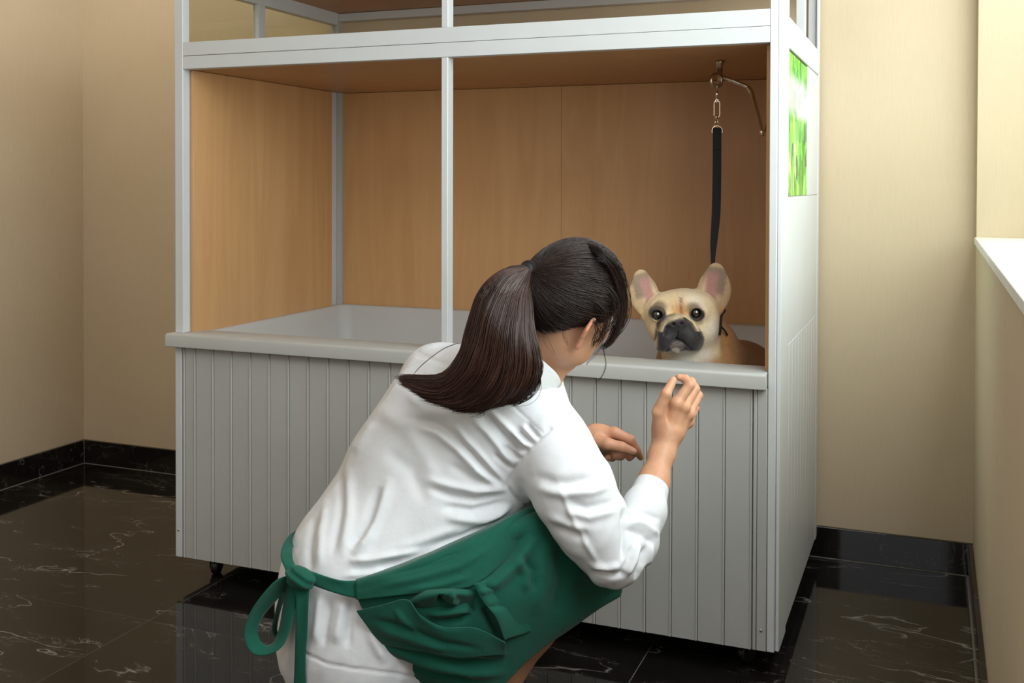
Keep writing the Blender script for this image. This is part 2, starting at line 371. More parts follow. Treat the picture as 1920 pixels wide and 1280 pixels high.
me_o = link('garden_view_panel', *boxes([(0, .004, 0, .443, 0, .356)]), 'painted_garden_view', cab, bevel=.001)
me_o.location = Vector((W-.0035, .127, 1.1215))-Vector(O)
me_o['label'] = 'flat panel painted with a view of bright green garden foliage'
# screws
def disc(name, c, r, m, nrm=(0, -1, 0), parent=cab, h=.002):
    c = np.array(c); nrm = np.array(nrm, float)
    V, F = tube_data([c, c+nrm*h*.7, c+nrm*h], [r, r, r*.6], 12); return link(name, [np.array(v)-O for v in V], F, m, parent, smooth=True)
for c in ((.0135, -.003, .145), (1.6755, -.001, .115)): disc('screw', c, .0036, 'chrome')
# casters
for k, (x, y) in enumerate(((.085, .075), (1.625, .075), (.085, .80), (1.625, .80))):
    c = np.array((x, y, 0)); a = math.radians([20, -35, 60, 10][k]); ax = np.array((math.cos(a), math.sin(a), 0)); fr_ = np.array((-ax[1], ax[0], 0))
    r = .0235
    fork = cat([boxes([(x-.022, x+.022, y-.022, y+.022, .0615, .0668)]), tube_data([c+(0, 0, .050), c+(0, 0, .062)], .013, 14)])
    fk = link('caster', [np.array(v)-O for v in fork[0]], fork[1], 'chrome', cab, bevel=.001)
    pl = []
    for s in (-1, 1):
        p = c+ax*s*.0155
        ring = [p+fr_*dx+np.array((0, 0, dz)) for dx, dz in ((-.010, .054), (.014, .054), (.018, .030), (.010, .017), (-.002, .017))]
        ring2 = [q+ax*s*.0022 for q in ring]; n = 5; V = ring+ring2
        pl.append((V, [tuple(range(n)), tuple(range(2*n-1, n-1, -1))]+[(i, i+n, (i+1) % n+n, (i+1) % n) for i in range(n)]))
    pl.append(tube_data([c+ax*-.0177+(0, 0, .051), c+ax*.0177+(0, 0, .051)], .0045, 8))
    pv = cat(pl); link('fork', [np.array(v)-O for v in pv[0]], pv[1], 'black_rubber', fk)
    wc = c+fr_*.006+np.array((0, 0, r))
    V, F = tube_data([wc-ax*.0125, wc-ax*.0115, wc-ax*.006, wc+ax*.006, wc+ax*.0115, wc+ax*.0125], [r-.006, r-.002, r, r, r-.002, r-.006], 28)
    link('wheel', [np.array(v)-O for v in V], F, 'black_rubber', fk, smooth=True)
# hanging arm: ceiling bolt, ring plate, bent flat bar
DA = 2.80
bolt = tube_data(PP([(1350, 128, DA+.01), (1350, 160, DA+.01)]), .007, 12)
top = P(1350, 128, DA+.01); base = top.copy(); base[2] = ZM0
plate = tube_data([base, base-(0, 0, .004), top], [.013, .013, .007], 16)
o_ = cat([bolt, plate]); arm = link('hanging_arm', [np.array(v)-O for v in o_[0]], o_[1], 'bronze_arm', cab, smooth=True)
arm['label'] = 'bronze metal arm with ring under the cabinet ceiling'
rc = P(1343, 151, DA); V, F = tube_data(circle(rc, .0165, RT*.9+FW*.4, UP, 32), .0048, 12, True); link('ring', [np.array(v)-O for v in V], F, 'bronze_arm', arm, smooth=True)
lin = lambda p: np.concatenate([p[i]+(p[i+1]-p[i])*np.linspace(0, 1, 6, endpoint=False)[:, None] for i in range(len(p)-1)]+[p[-1:]])
b1 = PP([(1356, 145, DA), (1376, 152, DA-.01), (1396, 160, DA-.02), (1404, 165, DA-.03)]); V, F = tube_data(b1, [.009, .009, .0085, .0075], 12, flat=.65); 
g2 = PP([(1403, 164, DA-.03), (1410, 175, DA-.04), (1420, 212, DA-.07), (1430, 253, DA-.10)]); g2 = lin(g2); v2 = tube_data(g2, .0062, 12)
g3 = PP([(1430, 250, DA-.10), (1436, 247, DA-.08), (1442, 225, DA-.03), (1446, 195, DA+.02)]); g3 = lin(g3); v3 = tube_data(g3, .005, 10)
o_ = cat([(V, F), v2, v3]); link('bar', [np.array(v)-O for v in o_[0]], o_[1], 'chrome', arm, smooth=True)

# ------------------------------------------------------------------ leash
DL = DA-.002
lea = empty('leash', tuple(P(1345, 247, DL)), 'black webbing leash clipped by metal links to the ring above the dog', 'leash')
LO = P(1345, 247, DL)
def lk(name, d, m, **k): return link(name, [np.array(v)-LO for v in d[0]], d[1], m, lea, **k)
hook = tube_data(circle(P(1343.6, 162.8, DA), .0072, FW, UP, 20), .0014, 8, True)
s1 = tube_data(PP([(1344, 169.5, DL), (1344.2, 176, DL), (1344, 186, DL)]), [.004, .0045, .003], 10)
s2 = tube_data(circle(P(1344, 189, DL), .004, RT, UP, 16), .0016, 8, True)
lk('swivel', cat([hook, s1, s2]), 'chrome', smooth=True)
def stad(px, y0, y1, hw, r, m, name='link'):
    c0, c1 = P(px, y0+hw*.8, DL), P(px, y1-hw*.8, DL); w = hw*DL/FPX; L = []
    for k in range(13): a = math.pi*k/12; L.append(c0+RT*w*math.cos(a)+UP*w*math.sin(a))
    for k in range(13): a = math.pi+math.pi*k/12; L.append(c1+RT*w*math.cos(a)+UP*w*math.sin(a))
    lk(name, tube_data(L, r, 8, True), m, smooth=True)
stad(1344.2, 190, 219, 5.3, .0015, 'brass_nickel')
lk('swivel', cat([tube_data(PP([(1343, 217, DL), (1343, 222, DL)]), [.0055, .0048], 12), tube_data(PP([(1342.5, 222, DL), (1339.6, 236, DL)]), .0016, 8), tube_data(PP([(1343.5, 222, DL), (1348.2, 236, DL)]), .0016, 8)]), 'brass_nickel', smooth=True)
L = PP([(1336.0, 251, DL), (1335.2, 244, DL), (1338, 238, DL), (1344, 236, DL), (1350.5, 238, DL), (1354, 244, DL), (1353.2, 251, DL)]); lk('buckle', tube_data(catmull(L, 24), .0018, 8), 'brass_nickel', smooth=True)
# strap as a thin ribbon with a stitched fold
def ribbon(rows, th=.0016, wdir=None, n=40):
    """rows: px_left, px_right, py, depth -> flat band"""
    a = catmull(rows, n); Lp = P(a[:, 0], a[:, 2], a[:, 3]); Rp = P(a[:, 1], a[:, 2], a[:, 3]+(a[:, 4] if a.shape[1] > 4 else 0))
    tg = np.gradient((Lp+Rp)/2, axis=0); w = Rp-Lp; nr = np.cross(w, tg); nr /= np.linalg.norm(nr, axis=1)[:, None]
    V = np.concatenate([Lp+nr*th/2, Rp+nr*th/2, Rp-nr*th/2, Lp-nr*th/2]); F = []
    for i in range(n-1):
        for k in range(4): j = (k+1) % 4; F.append((k*n+i, k*n+i+1, j*n+i+1, j*n+i))
    F += [(0, n, 2*n, 3*n), (n-1, 4*n-1, 3*n-1, 2*n-1)]
    return list(V), F
# ------------------------------------------------------------------ implicit-surface modelling
def smin(a, b, k):
    h = np.maximum(k-np.abs(a-b), 0)/k
    return np.minimum(a, b)-h*h*k*.25
def smax(a, b, k): return -smin(-a, -b, k)
def capsule(p, a, b, ra, rb):
    a = np.asarray(a, np.float32); b = np.asarray(b, np.float32); ab = b-a; h = np.clip(((p-a)@ab)/(ab@ab+1e-12), 0, 1)
    q = p-a-h[:, None]*ab
    return np.sqrt((q*q).sum(1))-(ra+(rb-ra)*h)
def chain(p, pts, rad, k=None):
    d = None
    for i in range(len(pts)-1):
        e = capsule(p, pts[i], pts[i+1], rad[i], rad[i+1]); d = e if d is None else (smin(d, e, k) if k else np.minimum(d, e))
    return d
def frame(x, y=None, z=None):
    """orthonormal rows from a primary and a secondary axis"""
    x = np.array(x, float); x /= np.linalg.norm(x); y = np.array(y, float); y = y-x*(x@y); y /= np.linalg.norm(y)
    return np.array([x, y, np.cross(x, y)])
def ellipsoid(p, c, r, R=None):
    q = (p-np.asarray(c, np.float32)); 
    if R is not None: q = q@np.asarray(R, np.float32).T
    r = np.asarray(r, np.float32)
    k0 = np.sqrt(((q/r)**2).sum(1)); k1 = np.sqrt(((q/r**2)**2).sum(1))+1e-9
    return k0*(k0-1)/k1
def rbox(p, c, h, r, R=None):
    q = p-np.asarray(c, np.float32)
    if R is not None: q = q@np.asarray(R, np.float32).T
    q = np.abs(q)-np.asarray(h, np.float32)+r
    return np.sqrt((np.maximum(q, 0)**2).sum(1))+np.minimum(q.max(1), 0)-r
def polydist(p, pts):
    d = None; best_t = None
    for i in range(len(pts)-1):
        a = np.asarray(pts[i], np.float32); ab = np.asarray(pts[i+1], np.float32)-a
        h = np.clip(((p-a)@ab)/(ab@ab+1e-12), 0, 1); q = p-a-h[:, None]*ab; e = np.sqrt((q*q).sum(1)); t = (i+h)/(len(pts)-1)
        if d is None: d, best_t = e, t
        else: m_ = e < d; d = np.where(m_, e, d); best_t = np.where(m_, t, best_t)
    return d, best_t
def surface(f, lo, hi, h, blk=6, slack=1.35):
    """sample f on a grid (only near the surface) and mesh its zero level with surface nets"""
    lo = np.array(lo, float); hi = np.array(hi, float)
    nb = np.ceil((hi-lo)/(h*blk)).astype(int)+1; n = nb*blk
    gx = [np.arange(nb[i])*blk+blk/2-.5 for i in range(3)]
    Cn = np.stack(np.meshgrid(*gx, indexing='ij'), -1).reshape(-1, 3)
    dc = f((lo+Cn*h).astype(np.float32)); act = np.abs(dc) < h*blk*.87*slack
    Vf = np.broadcast_to((np.sign(dc)*h*blk).reshape(nb[0], 1, nb[1], 1, nb[2], 1), (nb[0], blk, nb[1], blk, nb[2], blk)).copy().astype(np.float32)
    idx = np.argwhere(act.reshape(nb)); off = np.stack(np.meshgrid(*[np.arange(blk)]*3, indexing='ij'), -1).reshape(-1, 3)
    G = (idx[:, None, :]*blk+off[None]).reshape(-1, 3); out = np.empty(len(G), np.float32)
    for s in range(0, len(G), 400000): out[s:s+400000] = f((lo+G[s:s+400000]*h).astype(np.float32))
    Vf = Vf.reshape(n); Vf[G[:, 0], G[:, 1], G[:, 2]] = out
    ins = Vf < 0; c = ins[:-1, :-1, :-1].astype(np.int8)
    for dx in (0, 1):
        for dy in (0, 1):
            for dz in (0, 1):
                if dx+dy+dz: c = c+ins[dx:n[0]-1+dx, dy:n[1]-1+dy, dz:n[2]-1+dz]
    cells = np.argwhere((c > 0) & (c < 8)); ids = np.full(c.shape, -1, np.int32); ids[tuple(cells.T)] = np.arange(len(cells))
    acc = np.zeros((len(cells), 3)); cnt = np.zeros(len(cells))
    corners = [(a, b, d) for a in (0, 1) for b in (0, 1) for d in (0, 1)]
    vals = {k: Vf[cells[:, 0]+k[0], cells[:, 1]+k[1], cells[:, 2]+k[2]] for k in corners}
    for k in corners:
        for ax in range(3):
            if k[ax] == 0:
                k2 = list(k); k2[ax] = 1; k2 = tuple(k2); a, b = vals[k], vals[k2]; m_ = (a < 0) != (b < 0)
                t = a/(a-b+1e-12); t = np.where(m_, t, 0)
                for j in range(3): acc[:, j] += np.where(m_, (k[j]+(t if j == ax else 0)), 0)
                cnt += m_
    verts = lo+(cells+acc/np.maximum(cnt, 1)[:, None])*h
    quads = []
    for ax in range(3):
        sl0 = [slice(1, n[i]-1) for i in range(3)]; sl1 = list(sl0); sl0[ax] = slice(0, n[ax]-1); sl1[ax] = slice(1, n[ax])
        a = ins[tuple(sl0)]; b = ins[tuple(sl1)]; e = np.argwhere(a != b)
        if not len(e): continue
        base = e.copy()
        for i in range(3):
            if i != ax: base[:, i] += 1
        u, v = (ax+1) % 3, (ax+2) % 3
        def cid(du, dv):
            q = base.copy(); q[:, u] -= du; q[:, v] -= dv; return ids[q[:, 0], q[:, 1], q[:, 2]]
        Q = np.stack([cid(0, 0), cid(1, 0), cid(1, 1), cid(0, 1)], 1)
        flip = ~a[tuple(e.T)]; Q[flip] = Q[flip][:, ::-1]
        quads.append(Q[(Q >= 0).all(1)])
    return verts, np.concatenate(quads)
def grad(f, v, e=.0012):
    v = v.astype(np.float32); g = np.stack([f(v+np.eye(3, dtype=np.float32)[i]*e)-f(v-np.eye(3, dtype=np.float32)[i]*e) for i in range(3)], 1)
    return g/(np.linalg.norm(g, axis=1)[:, None]+1e-9)
def relax(v, q, it=1, lam=.5):
    for _ in range(it):
        s = np.zeros_like(v); c = np.zeros(len(v))
        for i in range(4):
            j = q[:, (i+1) % 4]; np.add.at(s, q[:, i], v[j]); np.add.at(c, q[:, i], 1); np.add.at(s, j, v[q[:, i]]); np.add.at(c, j, 1)
        v = v+lam*(s/np.maximum(c, 1)[:, None]-v)
    return v
def np_mesh(name, v, q, m, parent=None, origin=None, colors=None, smooth=True, uvs=None):
    me = bpy.data.meshes.new(name); v = v-(origin if origin is not None else 0)
    me.vertices.add(len(v)); me.vertices.foreach_set('co', v.astype(np.float32).ravel())
    k = q.shape[1]; me.loops.add(q.size); me.loops.foreach_set('vertex_index', q.astype(np.int32).ravel())
    me.polygons.add(len(q)); me.polygons.foreach_set('loop_start', np.arange(0, q.size, k, dtype=np.int32))
    me.update(calc_edges=True); me.validate()
    if colors is not None:
        at = me.color_attributes.new('Col', 'FLOAT_COLOR', 'POINT'); at.data.foreach_set('color', np.concatenate([colors, np.ones((len(colors), 1))], 1).astype(np.float32).ravel())
    return link_me(name, me, m, parent, smooth=smooth)
def sdf_obj(name, f, lo, hi, h, m, parent=None, origin=None, colf=None, disp=None, rel=1):
    v, q = surface(f, lo, hi, h)
    if rel: v = relax(v, q, rel, .5)
    if disp is not None:
        nrm = grad(f, v); v = v+nrm*disp(v, nrm)[:, None]
    return np_mesh(name, v, q, m, parent, origin, colf(v) if colf else None)
def hit(f, px, py, d0, d1, steps=140):
    """first point of the implicit surface f seen at a photo pixel"""
    px = np.atleast_1d(px); py = np.atleast_1d(py); t = np.linspace(d0, d1, steps)
    pts = P(np.repeat(px, steps), np.repeat(py, steps), np.tile(t, len(px))).reshape(-1, 3)
    d = f(pts.astype(np.float32)).reshape(len(px), steps); k = np.argmax(d < 0, 1); k = np.where((d < 0).any(1), k, np.argmin(d, 1))
    return pts.reshape(len(px), steps, 3)[np.arange(len(px)), k]
def vnoise(p, s, seed=0):
    """cheap smooth value noise"""
    q = p*s+seed*17.3; i = np.floor(q).astype(np.int64); f = q-i; f = f*f*(3-2*f); r = 0
    def h(a, b, c): x = (a*374761393+b*668265263+c*1274126177+seed*974634) & 0xffffffff; x = ((x ^ (x >> 13))*1274126177) & 0xffffffff; return ((x ^ (x >> 16)) & 0xffff)/65535.
    for dx in (0, 1):
        for dy in (0, 1):
            for dz in (0, 1):
                r = r+h(i[:, 0]+dx, i[:, 1]+dy, i[:, 2]+dz)*(f[:, 0] if dx else 1-f[:, 0])*(f[:, 1] if dy else 1-f[:, 1])*(f[:, 2] if dz else 1-f[:, 2])
    return r*2-1
def camlocal(c, d, scale=None):
    """local units: 1 = one photo pixel at depth d; x right, y down, z toward the camera"""
    s = (d/FPX); c = np.asarray(c, float); R = np.array([RT, -UP, -FW])
    # use the true viewing ray at the centre as the z axis so the outline keeps its place
    return c, R, s

# ------------------------------------------------------------------ french bulldog
DD = 2.66; HC = P(1272, 598, DD); S = DD/FPX
RD = np.array([RT, -UP, -FW])            # local axes: x right, y down, z toward the viewer
def tl(p): return ((p-HC.astype(np.float32))@RD.T.astype(np.float32))/np.float32(S)
def E_(q, c, r, rot=0.0):
    R = np.array([[math.cos(rot), math.sin(rot), 0], [-math.sin(rot), math.cos(rot), 0], [0, 0, 1]])
    return ellipsoid(q, c, r, R)
def wr(x, y): return np.stack([x, y], 1)
def seg2(q, pts):
    """distance in the x,y picture plane of the head to a poly line (front side only)"""
    p3 = q.copy(); p3[:, 2] = 0; return polydist(p3, [(a, b, 0) for a, b in pts])[0]
def dog_head(q):
    # the axis of the face tilts a little: the head leans to its left
    a = math.radians(-4); x = q[:, 0]*math.cos(a)+q[:, 1]*math.sin(a); y = -q[:, 0]*math.sin(a)+q[:, 1]*math.cos(a); q = np.stack([x, y, q[:, 2]], 1)
    d = E_(q, (6, -14, -22), (62, 46, 50))                       # skull
    d = smin(d, E_(q, (-38, 6, -12), (21, 34, 32)), 22)          # cheeks
    d = smin(d, E_(q, (56, 8, -14), (22, 42, 36)), 24)
    d = smin(d, E_(q, (8, 30, -6), (48, 34, 40)), 20)
    d = smin(d, E_(q, (-37, -14, 17), (15, 11, 12)), 14)          # brows
    d = smin(d, E_(q, (36, -12, 20), (17, 11, 12)), 14)
    d = smax(d, -(q[:, 1]+57), 22)
    # muzzle
    q0 = q; q = q+np.array([8, 7.5, 0], np.float32)
    d = smin(d, E_(q, (-3, 18, 30), (30, 20, 24)), 14)
    d = smin(d, E_(q, (-20, 38, 33), (19, 27, 21), .30), 8)      # flews
    d = smin(d, E_(q, (20, 38, 33), (20, 27, 21), -.42), 8)
    d = smin(d, E_(q, (34, 50, 24), (13, 14, 14)), 8)
    d = smin(d, E_(q, (-30, 49, 24), (12, 14, 14)), 8)
    d = smin(d, E_(q, (-2, 50, 33), (19, 15, 16)), 5)            # chin
    q = q0
    # fold above the nose
    for pts, w, hgt in ((([-40, 18], [-35, 5], [-24, -5], [-8, -10.5], [7, -9.5], [22, 3], [31, 20], [35, 32]), 4.2, 3.6),):
        e = seg2(q, pts); d = d-np.where(q[:, 2] > 0, hgt*np.exp(-(e/w)**2)*sstep(0, 14, q[:, 2]), 0)
        e = seg2(q, [(a_*.84-1.5, b_*.84+4.0) for a_, b_ in pts]); d = d+np.where(q[:, 2] > 0, 2.6*np.exp(-(e/3.0)**2)*sstep(0, 14, q[:, 2]), 0)
        e = seg2(q, [(a_*1.16, b_*1.1-3.5) for a_, b_ in pts[0:7]]); d = d+np.where(q[:, 2] > 0, 1.4*np.exp(-(e/3.0)**2)*sstep(0, 14, q[:, 2]), 0)
    # forehead wrinkles
    for pts in (([-2, -52], [-1, -30], [1, -14]), ([10, -50], [5, -38], [6, -24], [3, -14]), ([-8, -40], [-6, -22])):
        e = seg2(q, pts); d = d+np.where(q[:, 2] > 0, 1.3*np.exp(-(e/1.7)**2), 0)
    # lip line and mouth
    q = q0+np.array([8, 7.5, 0], np.float32)
    for pts, w, dp in ((([-3, 23], [-4, 34], [-5, 38]), 1.3, 4), (([-5, 37], [-14, 43], [-22, 53], [-26, 60]), 1.8, 4.5), (([-5, 37], [6, 42], [14, 50], [22, 58]), 1.8, 4.5)):
        e = seg2(q, pts); d = d+np.where(q[:, 2] > 10, dp*np.exp(-(e/w)**2), 0)
    # nose pad
    nb = E_(q, (-3, 8, 49), (16, 12, 11)); nb = smin(nb, E_(q, (-13, 10, 47), (7, 7, 8)), 4); nb = smin(nb, E_(q, (8, 10, 47), (7, 7, 8)), 4)
    for c in ((-10, 9.5, 57), (4.5, 9.5, 57)): nb = smax(nb, -E_(q, c, (3.8, 3.2, 7)), 2)
    nb = nb+1.6*np.exp(-((q[:, 0]+3)/1.2)**2)*(q[:, 1] > 4)
    d = smin(d, nb, 3)
    q = q0
    # eye sockets
    for c in EYES: d = smax(d, -E_(q, (c[0], c[1], c[2]+3), (10.8, 9.4, 12)), 2.5)
    for c in EYES:                                              # lids
        e = np.sqrt((q[:, 0]-c[0])**2+(q[:, 1]-c[1])**2); d = d-np.where(q[:, 2] > 5, 1.8*np.exp(-((e-11.5)/2.0)**2), 0)
    return d
EYES = ((-42, -13, 19.5), (29.5, -11.5, 23))
def ear_fn(base, tip, mid, w, n_, hollow):
    """flat bat ear in head units: a leaf-shaped blade with a hollow front"""
    base = np.array(base, float); tip = np.array(tip, float); ax = tip-base; L = np.linalg.norm(ax); ax /= L
    R = frame(ax, n_); R = np.array([R[0], R[2], R[1]])          # rows: along, across, facing
    def f(q):
        p = (q-base.astype(np.float32))@R.T.astype(np.float32); t = np.clip(p[:, 0]/L, 0, 1)
        wd = w*(0.62+.38*np.sin(np.clip(t*1.25+.12, 0, 1.1)*math.pi*.80))*np.sqrt(np.clip(1-np.maximum(t-.55, 0)**2/.2035, 0, 1))
        x = p[:, 1]+mid*np.sin(t*math.pi)
        bend = -(x/w)**2*13*(.4+.6*(1-t)) * hollow
        th = 2.4+2.6*(1-t)**2
        a = np.abs(x)-wd; z = np.abs(p[:, 2]+bend*-1)-th
        dd = np.sqrt(np.maximum(a+3, 0)**2+np.maximum(z+2, 0)**2)-2.5+np.minimum(np.maximum(a+3, z+2), 0)
        e = np.maximum(p[:, 0]-L, -p[:, 0]-6); return np.maximum(dd, e)*.8
    return f, R, base, L
EAR_L = ear_fn((-46, -10, -22), (-70, -91, -30), -3, 31, (0.30, .1, 1), 1)
EAR_R = ear_fn((60, -12, -20), (78, -104, -28), 3, 33, (-0.30, .1, 1), 1)
def bodyp(px, py, d): return P(px, py, d)
def dog_f(p):
    q = tl(p); d = dog_head(q)
    for e in (EAR_L, EAR_R): d = smin(d, e[0](q), 9)
    d = d*S
    # neck, chest, trunk, legs (world)
    d2 = capsule(p, P(1285, 600, 2.72), P(1303, 690, 2.74), .075, .082)
    d2 = smin(d2, ellipsoid(p, P(1305, 730, 2.76), (.105, .11, .10)), .05)
    d2 = smin(d2, capsule(p, P(1318, 690, 2.78), P(1398, 712, 2.98), .105, .090), .06)
    d2 = smin(d2, capsule(p, P(1394, 705, 2.95), P(1425, 725, 3.10), .088, .075), .05)
    d2 = smin(d2, capsule(p, P(1335, 640, 2.76), P(1345, 700, 2.80), .058, .07), .04)
    for s, (x, dd_) in enumerate(((1262, 2.72), (1345, 2.76))):   # fore legs
        a = P(x, 745, dd_); foot = a.copy(); foot[2] = TZ+.018
        d2 = smin(d2, chain(p, [P(x, 720, dd_), (a+foot)/2, foot], [.045, .026, .020]), .03)
        d2 = smin(d2, ellipsoid(p, foot+(-FW*np.array([1, 1, 0]))*.012, (.026, .026, .019)), .015)
    for (x, dd_) in ((1390, 3.12), (1425, 3.06)):                   # hind legs folded: haunch, hock, paw
        a = P(x, 745, dd_); g = a.copy(); g[2] = TZ+.02; kn = a-FW*np.array([1, 1, 0])*.07; kn[2] = TZ+.12; hk = g+FW*np.array([1, 1, 0])*.02+np.array((0, 0, .06))
        d2 = smin(d2, chain(p, [P(x, 720, dd_), kn], [.062, .036]), .03); d2 = smin(d2, chain(p, [kn, hk, g], [.034, .021, .018]), .02)
        d2 = smin(d2, ellipsoid(p, g-FW*np.array([1, 1, 0])*.02, (.025, .025, .018)), .012)
    d = smin(d, d2, .022)
    d = np.maximum(d, TZ+.003-p[:, 2]); low = p[:, 2] < .724
    d = np.where(low, np.maximum(d, .108-p[:, 1]), d)
    return np.where(p[:, 2] < .70, np.maximum(d, p[:, 0]-1.634), d)
def sstep(a, b, x): t = np.clip((x-a)/(b-a), 0, 1); return t*t*(3-2*t)
def dog_col(v):
    q = tl(v.astype(np.float32)); x, y, z = q.T; N = len(v)
    n1 = vnoise(q, .09, 1); n2 = vnoise(q, .35, 2); n3 = vnoise(q*np.array([1, .35, 1]), .8, 3)
    fawn = np.array([.50, .27, .105]); cream = np.array([.80, .62, .38]); mask = np.array([.020, .016, .018]); white = np.array([.82, .77, .68]); pink = np.array([.42, .20, .17]); dark = np.array([.10, .06, .035]); rust = np.array([.52, .24, .07])
    c = np.tile(fawn, (N, 1))*(1+.12*n1+.06*n3)[:, None]
    def lay(col, w):
        nonlocal c; w = np.clip(w, 0, 1)[:, None]; c = c*(1-w)+np.asarray(col)*w
    head = sstep(-62, -45, z)*(1-sstep(62, 80, y))*sstep(-82, -60, x)*(1-sstep(74, 84, x))
    lay(cream, head*.80*sstep(-1, 1, 1+.4*n1))
    lay(white, head*.55*np.exp(-((x-26)**2/22**2+(y+34)**2/16**2)))
    lay(white, head*.65*np.exp(-((x-60)**2/18**2+(y-22)**2/26**2)))
    lay(cream*.9+.08, head*.5*np.exp(-((x+24)**2/14**2+(y+36)**2/14**2)))
    lay(rust, head*.95*np.exp(-((x-1)**2/14**2))*np.exp(-((y+16)**2/15**2))*(z > 10))
    lay(rust, head*.5*np.exp(-((x+8)**2/20**2+(y+24)**2/16**2))*(z > 10)); lay(rust, head*.4*np.exp(-((x-12)**2/16**2+(y+22)**2/12**2))*(z > 10))
    lay(dark, head*.95*np.exp(-((x-1-(-y-20)*.02)**2/3.6**2))*sstep(-52, -40, y)*(1-sstep(-14, -8, y))*(z > 15)*(.6+.4*n2))
    for k, e in enumerate(EYES):                                 # dark rims round the eyes
        r = np.sqrt(((x-e[0])/(1.12 if k else 1.15))**2+((y-e[1]))**2); lay(mask, (1-sstep(11, 15.5+1.5*n2, r))*(z > 2)*1.0)
        r2 = np.sqrt(((x-e[0]+(-4 if k == 0 else 6))/1.3)**2+(y-e[1]+12)**2); lay(dark, (1-sstep(5, 15, r2))*(z > 5)*.75)
        r3 = np.sqrt((x-e[0]-4)**2+((y-e[1]-14)/.8)**2); lay(dark, (1-sstep(4, 12, r3))*(z > 5)*.5)
    # black mask over the muzzle
    x, y = x+8, y+7.5
    e1 = ((x+3)/37)**2+((y-18)/26)**2; e2 = ((x+20)/25)**2+((y-45)/32)**2; e3 = ((x-25)/29)**2+((y-46)/32)**2
    mk = np.minimum(np.minimum(e1, e2), e3)+.10*n2
    rim = seg2(q, ([-40, 18], [-35, 5], [-24, -5], [-8, -10.5], [7, -9.5], [22, 3], [31, 20], [35, 32]))
    w = (1-sstep(.72, 1.0, mk))*sstep(-6, 6, z)*sstep(-41, -34, x)*sstep(-11, -5, y+np.abs(x+2)*-.28)
    lay(mask, w); lay(cream*.85, np.exp(-(rim/3.0)**2)*(z > 5)*.9*(y < 26))
    lay(np.array([.055, .045, .050]), w*.5*sstep(.1, .8, n2))
    ch = ((x+2)/15)**2+((y-52)/11)**2; lay(np.array([.16, .11, .095]), (1-sstep(.5, 1.1, ch))*(z > 5)*.75*(.7+.3*n2))
    lay(np.array([.55, .46, .38]), (1-sstep(.3, 1.0, ((x+4)/9)**2+((y-59)/5)**2))*(z > 5)*.6)
    x, y = x-8, y-7.5
    # ears
    sgx = [np.sign(EAR_L[1][1][0])*-1, np.sign(EAR_R[1][1][0])]
    for k, (f_, R, b, L) in enumerate((EAR_L, EAR_R)):
        p_ = (q-b.astype(np.float32))@R.T.astype(np.float32); t_ = p_[:, 0]/L; on = sstep(.05, .22, t_)*(np.abs(p_[:, 1]) < 40)*(np.abs(p_[:, 2]) < 30)*(f_(q) < 3)
        sd = p_[:, 1]*(-1 if k else 1)
        edge = np.abs(p_[:, 1])/27
        front = sstep(-1.0, 1.0, p_[:, 2]+9*(p_[:, 1]/28)**2-.5)
        lay(np.array([.50, .34, .20]), on*.9)
        lay(np.array([.20, .14, .10]), on*front*(1-sstep(.72, .92, edge+.06*n2))*sstep(.30, .45, t_)*(1-sstep(.86, .95, t_))*.8)
        off = (p_[:, 1]*sgx[k]); lay(pink, on*front*(1-sstep(.34, .60, np.abs(off+5)/27+.10*n2))*(1-sstep(.70, .88, t_))*.92)
        lay(cream*.9, on*front*np.exp(-((off+17)/5.)**2)*np.exp(-((t_-.40)/.25)**2)*.8)
    # chest and neck
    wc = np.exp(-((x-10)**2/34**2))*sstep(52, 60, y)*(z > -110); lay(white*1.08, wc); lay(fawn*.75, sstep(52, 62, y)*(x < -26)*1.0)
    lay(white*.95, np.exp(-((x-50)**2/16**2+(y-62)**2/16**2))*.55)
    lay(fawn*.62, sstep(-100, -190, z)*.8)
    return np.clip(c*(1+.05*n2+.05*n3)[:, None], 0, 1)
m = mat('dog_fur', rough=0.62, spec=0.35, sheen=0.15); t = NT(m); va = t.n('ShaderNodeVertexColor', layer_name='Col')
fn = t.noise(t.coords((1, 1, .4)), 420, 3, .6); c = t.mix(.22, va.outputs[0], t.ramp(fn, [(.3, (.25, .25, .25)), (.7, (1, 1, 1))]), 'MULTIPLY')
t.color(c); t.bump(fn, .35, .0015); M['dog_fur'] = m
simple('dog_eye', (0.012, 0.008, 0.006), 0.03, var=0, bump=0, spec=.8, coat=1.0)
simple('dog_nose', (0.016, 0.015, 0.017), 0.32, bump=.5, scale=60)
dog = empty('french_bulldog', tuple(P(1300, 740, 2.8)*np.array([1, 1, 0])+np.array([0, 0, TZ])), 'fawn french bulldog with black muzzle looking over the tub ledge', 'dog')
DO = np.array(dog.location)
t0 = time.time()
lo = np.minimum(P(1165, 470, 2.6), P(1165, 470, 3.2)); pts = np.array([P(a, b, c) for a in (1170, 1470) for b in (470, 700) for c in (2.55, 3.22)]); lo = pts.min(0); hi = pts.max(0); lo[2] = TZ-.005
def dog_h(p): return dog_f(p)
v1, q1 = surface(dog_h, lo, hi, .0023)
v1 = relax(v1, q1, 1, .4)
np_mesh('body', v1, q1, 'dog_fur', dog, DO, dog_col(v1))
